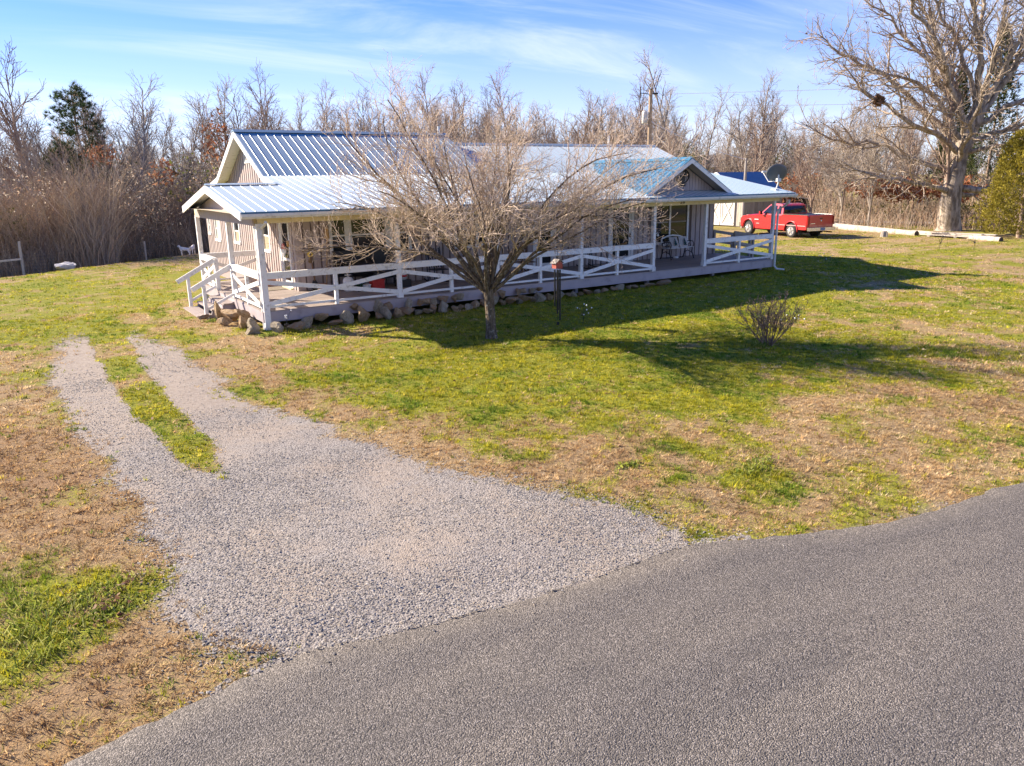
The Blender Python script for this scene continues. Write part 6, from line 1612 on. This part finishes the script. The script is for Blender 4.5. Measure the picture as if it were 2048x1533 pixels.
KN = ['slim bare tree', 'bare tree with forked trunk', 'clump of thin bare poles', 'slim bare tree', 'pale bare tree with forked trunk', 'clump of thin bare poles', 'slim bare tree', 'clump of pale bare poles']
rw = random.Random(77)
def where(be, di):
    s = [(1, 'at the far left edge of the picture'), (4.5, 'left of the tall pine'), (7.5, 'behind the tall pine'), (11, 'right of the tall pine'), (14, 'near the russet tree left of the house'), (17.5, 'just left of the house gable'), (21, 'above the left end of the tall ridge'), (25, 'above the middle of the tall ridge'), (29, 'left of the dogwood crown'), (33, 'behind the dogwood crown, left half'), (37, 'behind the dogwood crown, right half'), (42, 'just left of the utility pole'), (45.5, 'just right of the utility pole'), (49, 'above the barn roof'), (53, 'behind the shed and truck'), (57, 'above the long log'), (60.5, 'left of the oak trunk'), (64, 'behind the oak trunk'), (99, 'right of the oak trunk')]
    return next(b for a, b in s if be < a)
def size_word(sc, di, near):
    return ('low ' if sc < .78 else '')+('near ' if di < near else 'far ')
def place_tree(k, x, y, sc, lab, group, rz=None, tilt=0):
    t = tag(empty('bare_tree', (x, y, tz(x, y)), rz if rz is not None else rw.uniform(0, 6.28)), lab, 'tree', group)
    t.scale = (sc, sc, sc*rw.uniform(.92, 1.1)); t.rotation_euler[0] = tilt
    put('trunk', KIND[k][0], t); put('crown', KIND[k][1], t)
    return t
# left wood
for i in range(104):
    be = rw.uniform(-4, 17.5); di = rw.uniform(52, 88); k = rw.choice([0, 1, 2, 3, 5, 6, 7])
    sc = rw.uniform(.72, 1.0)*(.85+.25*(di-45)/40); place_tree(k, *polar(be, di), sc, size_word(sc, di, 70)+KN[k]+', '+where(be, di), 'trees of the woods')
for i in range(16):      # young poles at the front of the left thicket
    be = -3+i*1.22+rw.uniform(-.4, .4); di = rw.uniform(45, 48) if be < 6 else rw.uniform(50, 53); k = rw.choice([2, 5, 7]); place_tree(k, *polar(be, di), rw.uniform(.42, .62), 'young '+KN[k]+' in front, '+where(be, di), 'young poles before the left thicket')
# behind the house
for i in range(104):
    be = rw.uniform(15.5, 45); di = rw.uniform(80, 118); k = rw.choice([0, 1, 1, 2, 4, 5, 6, 7])
    sc = rw.uniform(.85, 1.2)*(.95+.3*(di-80)/50); place_tree(k, *polar(be, di), sc, size_word(sc, di, 99)+KN[k]+', '+where(be, di), 'trees of the woods')
# right wood
for i in range(84):
    be = rw.uniform(43, 69); di = rw.uniform(68, 108); k = rw.choice([0, 1, 2, 3, 4, 5, 6, 7])
    sc = rw.uniform(.62, .95)*(.9+.3*(di-65)/50); place_tree(k, *polar(be, di), sc, size_word(sc, di, 88)+KN[k]+', '+where(be, di), 'trees of the woods')
# ones that stand out
for k, be, di, sc, lab in [(3, 44.6, 72, 1.18, 'tall bare tree with rounded crown rising right of the utility pole'), (0, 50.2, 70, 1.05, 'slender bare tree standing between the tall round tree and the oak'), (6, 2.0, 56, 1.05, 'dark bare tree on the skyline at the far left edge'), (0, 5.5, 58, .95, 'bare tree on the skyline between the left edge and the pine'),
                           (1, 27.5, 84, 1.25, 'broad bare tree showing above the house ridge left of the dogwood'), (4, 55.5, 60, .72, 'pale-trunked bare tree standing behind the long log'), (4, 57.2, 58, .62, 'pale bare tree standing left of the oak trunk'), (1, 53.6, 62, .62, 'bare forked tree right of the shed'), (6, 61.8, 55, .95, 'stout bare tree close behind the oak on its right')]:
    place_tree(k, *polar(be, di), sc, lab, 'single trees near the woods')

# ---- brush thickets
def brush(name, label, n, beds, seed, cols, stem=.011):
    rg = np.random.default_rng(seed); S = 4
    P = []; R = []; Cc = []
    for (b0, b1, d0, d1, h0, h1, share) in beds:
        m_ = int(n*share)
        be = rg.uniform(b0, b1, m_); di = rg.uniform(d0, d1, m_)
        x = CAM[0]+np.sin(np.radians(be))*di; y = CAM[1]+np.cos(np.radians(be))*di; z = terrain(x, y)-.1
        h = rg.uniform(h0, h1, m_)*(.55+.9*vnoise(x, y, .25, 4)); az = rg.uniform(0, 6.28, m_); le = rg.uniform(.02, .5, m_)**1.6*h; cv = rg.uniform(0, .8, m_)**1.8*h
        az2 = az+rg.uniform(-1, 1, m_)
        t = np.linspace(0, 1, S)
        px = x[:, None]+np.cos(az)[:, None]*le[:, None]*t+np.cos(az2)[:, None]*cv[:, None]*t**2
        py = y[:, None]+np.sin(az)[:, None]*le[:, None]*t+np.sin(az2)[:, None]*cv[:, None]*t**2
        pz = z[:, None]+h[:, None]*(t-.18*t**3)
        main = np.stack([px, py, pz], -1); P.append(main); R.append(np.linspace(1, .45, S)[None]*stem*rg.uniform(.7, 1.7, m_)[:, None])
        pal = np.array(cols); cc = pal[rg.integers(0, len(pal), m_)]*rg.uniform(.7, 1.25, (m_, 1)); Cc.append(cc)
        # side twigs
        for q in range(4):
            i = rg.integers(1, S, m_); st_ = main[np.arange(m_), i]-(main[np.arange(m_), i]-main[np.arange(m_), i-1])*rg.uniform(0, 1, m_)[:, None]
            a = rg.uniform(0, 6.28, m_); L_ = h*rg.uniform(.12, .34, m_)
            d = np.stack([np.cos(a)*.7, np.sin(a)*.7, rg.uniform(.1, 1.0, m_)], 1)
            tw = st_[:, None, :]+d[:, None, :]*L_[:, None, None]*t[None, :, None]+rg.normal(0, .03, (m_, S, 3))*t[None, :, None]
            P.append(tw); R.append(np.linspace(.7, .4, S)[None]*stem*rg.uniform(.6, 1.0, m_)[:, None]); Cc.append(cc*rg.uniform(.9, 1.2, (m_, 1)))
    P = np.concatenate(P); R = np.concatenate(R); Cc = np.concatenate(Cc); m_ = len(P)
    ang = np.array([0, 2.09, 4.19])
    off = np.stack([np.cos(ang), np.sin(ang), np.zeros(3)], 1)
    V = P[:, :, None, :]+off[None, None]*R[:, :, None, None]
    V = V.reshape(-1, 3); base = (np.arange(m_)*S*3)[:, None, None]
    i = (np.arange(S-1)*3)[None, :, None]; k = np.arange(3)[None, None, :]; k2 = (k+1) % 3
    Fc = np.stack([base+i+k, base+i+k2, base+i+3+k2, base+i+3+k], -1).reshape(-1, 4)
    o = put(name, npmesh(name, V, Fc, vcol_material(name, .9), np.repeat(Cc, S*3, 0))); tag(o, label, 'brush', kind='stuff')
    print(name, len(Fc)*2)
bc = [(.52, .41, .29), (.43, .325, .225), (.62, .50, .37), (.36, .27, .19), (.58, .41, .265)]
brush('left_thicket', 'dense brown leafless thicket behind the fence left of the house', 11500, [(-6, 6.0, 45, 58, 3.2, 6.4, .42), (-6, 6, 43.6, 47, 1.2, 3.2, .14), (6, 17, 50.5, 61, 3.4, 6.8, .34), (6, 17, 49, 51.5, 1.2, 3.2, .10)], 31, bc, .0115)
brush('right_thicket', 'tangled bare undergrowth between the barn and the oak', 8000, [(43, 54.5, 71, 84, 1.8, 4.4, .28), (53.5, 70, 60, 78, 1.2, 3.6, .38), (53.5, 70, 55, 62, .5, 1.5, .16), (16, 46, 80, 95, 3, 6, .18)], 32, [(.38, .29, .215), (.30, .22, .16), (.46, .365, .275), (.42, .27, .175)], .011)

# leaf-holding patches (russet and olive) inside the woods
def leafmass(name, label, spots, seed, cols, size, parent_kind='stuff'):
    rg = np.random.default_rng(seed); Vs = []; Cs = []
    for (be, di, z, rx_, rz_, n) in spots:
        x, y = polar(be, di); q = rg.normal(0, 1, (n, 3)); q /= np.linalg.norm(q, axis=1)[:, None]; q *= rg.uniform(.3, 1, (n, 1))**.5
        lump = 1+.45*np.sin(q[:, 0]*5+be)*np.sin(q[:, 1]*6)*np.cos(q[:, 2]*5+di)
        c = np.array([x, y, tz(x, y)+z])+q*np.array([rx_, rx_, rz_])*lump[:, None]
        a = rg.normal(0, size, (n, 3, 3)); Vs.append((c[:, None]+a).reshape(-1, 3)); Cs.append(np.repeat(np.array(cols)[rg.integers(0, len(cols), n)]*rg.uniform(.6, 1.3, (n, 1)), 3, 0))
    V = np.concatenate(Vs); o = put(name, npmesh(name, V, np.arange(len(V)).reshape(-1, 3), GRASSM, np.concatenate(Cs))); tag(o, label, 'foliage', kind=parent_kind)
leafmass('russet_undergrowth', 'russet dead leaves hanging in the undergrowth by the oak', [(57.5, 60, 2.6, 2.2, .7, 1500), (59.2, 60, 2.2, 1.8, .6, 1000), (62, 60, 2.4, 1.8, .8, 700), (13, 52, 6.5, 1.0, 1.6, 300), (9.5, 50, 5, .8, .8, 160), (15.8, 47, 3.0, 1.0, .9, 200), (6, 50, 6.4, .8, .6, 200), (52, 66, 2.6, 2.5, 1.2, 700)], 41, [(.34, .13, .06), (.42, .20, .10), (.26, .11, .06)], .09)
leafmass('olive_undergrowth', 'olive green bushes low in the undergrowth below the oak', [(56, 64, .6, 1.6, .9, 800), (58.5, 65, .6, 1.8, .9, 800), (63.2, 62, .7, 1.5, 1.0, 900), (54.5, 66, .6, 1.6, .8, 500), (.4, 47, 2.2, 1.3, 1.6, 900), (11, 48, 4.2, 1.6, 1.5, 260), (14.2, 50, 4.4, 1.5, 1.6, 260), (45.5, 72, 4.2, 1.4, 2.2, 900), (51.7, 72, 4.2, .9, 2.6, 700), (31, 88, 6.6, 1.6, 2.6, 900)], 42, [(.12, .125, .03), (.18, .17, .04), (.08, .095, .028)], .06)

leafmass('thicket_leaves', 'pale dead leaves clinging through the left thicket', [(be_, 46+(i*37 % 9), 1.6+(i*53 % 30)/10, 1.6, 1.4, 330) for i, be_ in enumerate(np.linspace(-3.5, 16.5, 34))], 43, [(.62, .50, .36), (.46, .34, .24), (.70, .60, .46), (.50, .30, .19)], .035)

# ---- evergreens
PINEN = vcol_material('pine_needles', .7, .2)
def pine(be, di, H, lab, seed):
    T = Tree(seed); r = T.r; x, y = polar(be, di)
    a, b = T.branch((0, 0, -.3), (0, 0, 1), H, .17, .03, 14, .02, .01)
    tips = []
    for k in range(46):
        t = .30+.68*k/46; z = H*t; L_ = (H*.30*(1-t)**.75+.35)*r.uniform(.7, 1.15); az = k*2.4+r.uniform(-.4, .4)
        i = min(13, int(t*14)); p = np.array(a[i])*(1-(t*14-i))+np.array(a[i+1])*(t*14-i)
        q, rr = T.branch(p, (math.cos(az), math.sin(az), .35), L_, .03, .012, 6, .06, .06)
        for j in range(2, 7):
            for m_ in range(3):
                d = T.side(np.array(q[j])-np.array(q[j-1]), rad(r.uniform(20, 70))); s2, _ = T.branch(q[j], d, r.uniform(.2, .5), .010, .007, 2, .1, .15); tips.append((s2[-1], d+np.array([0, 0, .5])))
    rg = np.random.default_rng(seed); Vs = []
    for p, d in tips:
        n = 26; d = d/np.linalg.norm(d)
        dirs = d[None]*.8+rg.normal(0, .6, (n, 3)); dirs /= np.linalg.norm(dirs, axis=1)[:, None]
        e = p[None]+dirs*rg.uniform(.16, .36, (n, 1)); sd_ = np.cross(dirs, rg.normal(0, 1, (n, 3))); sd_ /= np.linalg.norm(sd_, axis=1)[:, None]+1e-6
        Vs.append(np.stack([p[None]+sd_*.016, p[None]-sd_*.016, e], 1).reshape(-1, 3))
    V = np.concatenate(Vs); c = np.repeat(np.array([(.06, .095, .035), (.085, .12, .04), (.045, .07, .03)])[rg.integers(0, 3, len(V)//3)]*rg.uniform(.7, 1.3, (len(V)//3, 1)), 3, 0)
    t = tag(empty('pine_tree', (x, y, tz(x, y))), lab, 'tree')
    W_, Fc = T.arrays(.1, 9, 8, 5, 4); put('trunk', npmesh('trunk', W_, Fc, WB[1], None, True), t)
    W_, Fc = T.arrays(0, .1, 6, 4, 3); put('branches', npmesh('branches', W_, Fc, WB[1], None, True), t)
    put('crown', npmesh('crown', V, np.arange(len(V)).reshape(-1, 3), PINEN, c), t)
pine(5.55, 56, 11.4, 'dark green pine rising above the left thicket', 5)
pine(3.9, 57, 8.0, 'smaller dark pine half hidden left of the tall pine', 6)
def cedar(x, y, H, Rb, lab, seed, cols, n, shape=.6, size=.075):
    rg = np.random.default_rng(seed); T = Tree(seed)
    T.branch((0, 0, -.2), (0, 0, 1), H*.95, .14, .02, 8, .01, 0)
    t = rg.uniform(.02, 1, n)**.85; az = rg.uniform(0, 6.283, n)
    prof = np.minimum(1, (t+.02)/.14)**.5*(1-t)**shape
    lump = .78+.30*np.sin(az*5+t*17)*np.sin(t*23+az*2)+.14*np.sin(az*11+t*41)
    rr = Rb*prof*lump*rg.uniform(.55, 1.0, n)**.5
    c = np.stack([np.cos(az)*rr, np.sin(az)*rr, t*H], 1)
    outw = np.stack([np.cos(az), np.sin(az), np.full(n, .9)], 1)
    # scaly sprays: three slim leaves each
    Vs = []
    for k in range(3):
        d = outw+rg.normal(0, .75, (n, 3)); d /= np.linalg.norm(d, axis=1)[:, None]
        sd_ = np.cross(d, rg.normal(0, 1, (n, 3))); sd_ /= np.linalg.norm(sd_, axis=1)[:, None]+1e-6
        Vs.append(np.stack([c+sd_*size*.28, c-sd_*size*.28, c+d*size*rg.uniform(1.2, 2.6, (n, 1))], 1))
    V = np.stack(Vs, 1).reshape(-1, 3)
    cl = np.array(cols)[np.clip((lump*len(cols)*.8+rg.uniform(-.8, .8, n)).astype(int), 0, len(cols)-1)]*rg.uniform(.7, 1.3, (n, 1))
    o = tag(empty('cedar_tree', (x, y, tz(x, y))), lab, 'tree')
    W_, Fc = T.arrays(0, 9, 8, 5, 4); put('trunk', npmesh('trunk', W_, Fc, WB[1], None, True), o)
    put('crown', npmesh('crown', V, np.arange(len(V)).reshape(-1, 3), PINEN, np.repeat(cl, 9, 0)), o)
cedar(40.9, 1.15, 5.6, 2.6, 'yellow-green cedar cut off by the right edge of the picture', 3, [(.17, .15, .022), (.26, .22, .03), (.34, .28, .04)], 13000, .36)
for be, di, H, Rb, lab in ((63.6, 66, 13, 2.6, 'dark tall cedar behind the oak at the right edge'), (61.6, 72, 11, 2.2, 'dark cedar behind the right limbs of the oak'), (66.5, 60, 12, 2.5, 'dark cedar at the right edge behind the yellow-green one')):
    x, y = polar(be, di); cedar(x, y, H, Rb, lab, int(di), [(.035, .055, .02), (.06, .08, .026), (.09, .10, .03)], 6000, .7, .11)
# pale lane beyond the trees at the right
LANE = M('pale_lane', (.62, .58, .54), .9, .2, 1)
p0, p1 = polar(50, 66), polar(72, 64)
d = Vector((p1[0]-p0[0], p1[1]-p0[1], 0)).normalized(); nrm = Vector((-d.y, d.x, 0))
a = Vector((p0[0], p0[1], .10))
vs = []
for i in range(14):
    q = a+d*(i*2.6); vs += [q-nrm*1.3, q+nrm*1.3]
me = bpy.data.meshes.new('lane'); me.from_pydata([tuple(v) for v in vs], [], [(2*i, 2*i+2, 2*i+3, 2*i+1) for i in range(13)]); me.materials.append(LANE)
tag(put('lane', me), kind='structure')
bpy.context.view_layer.update()
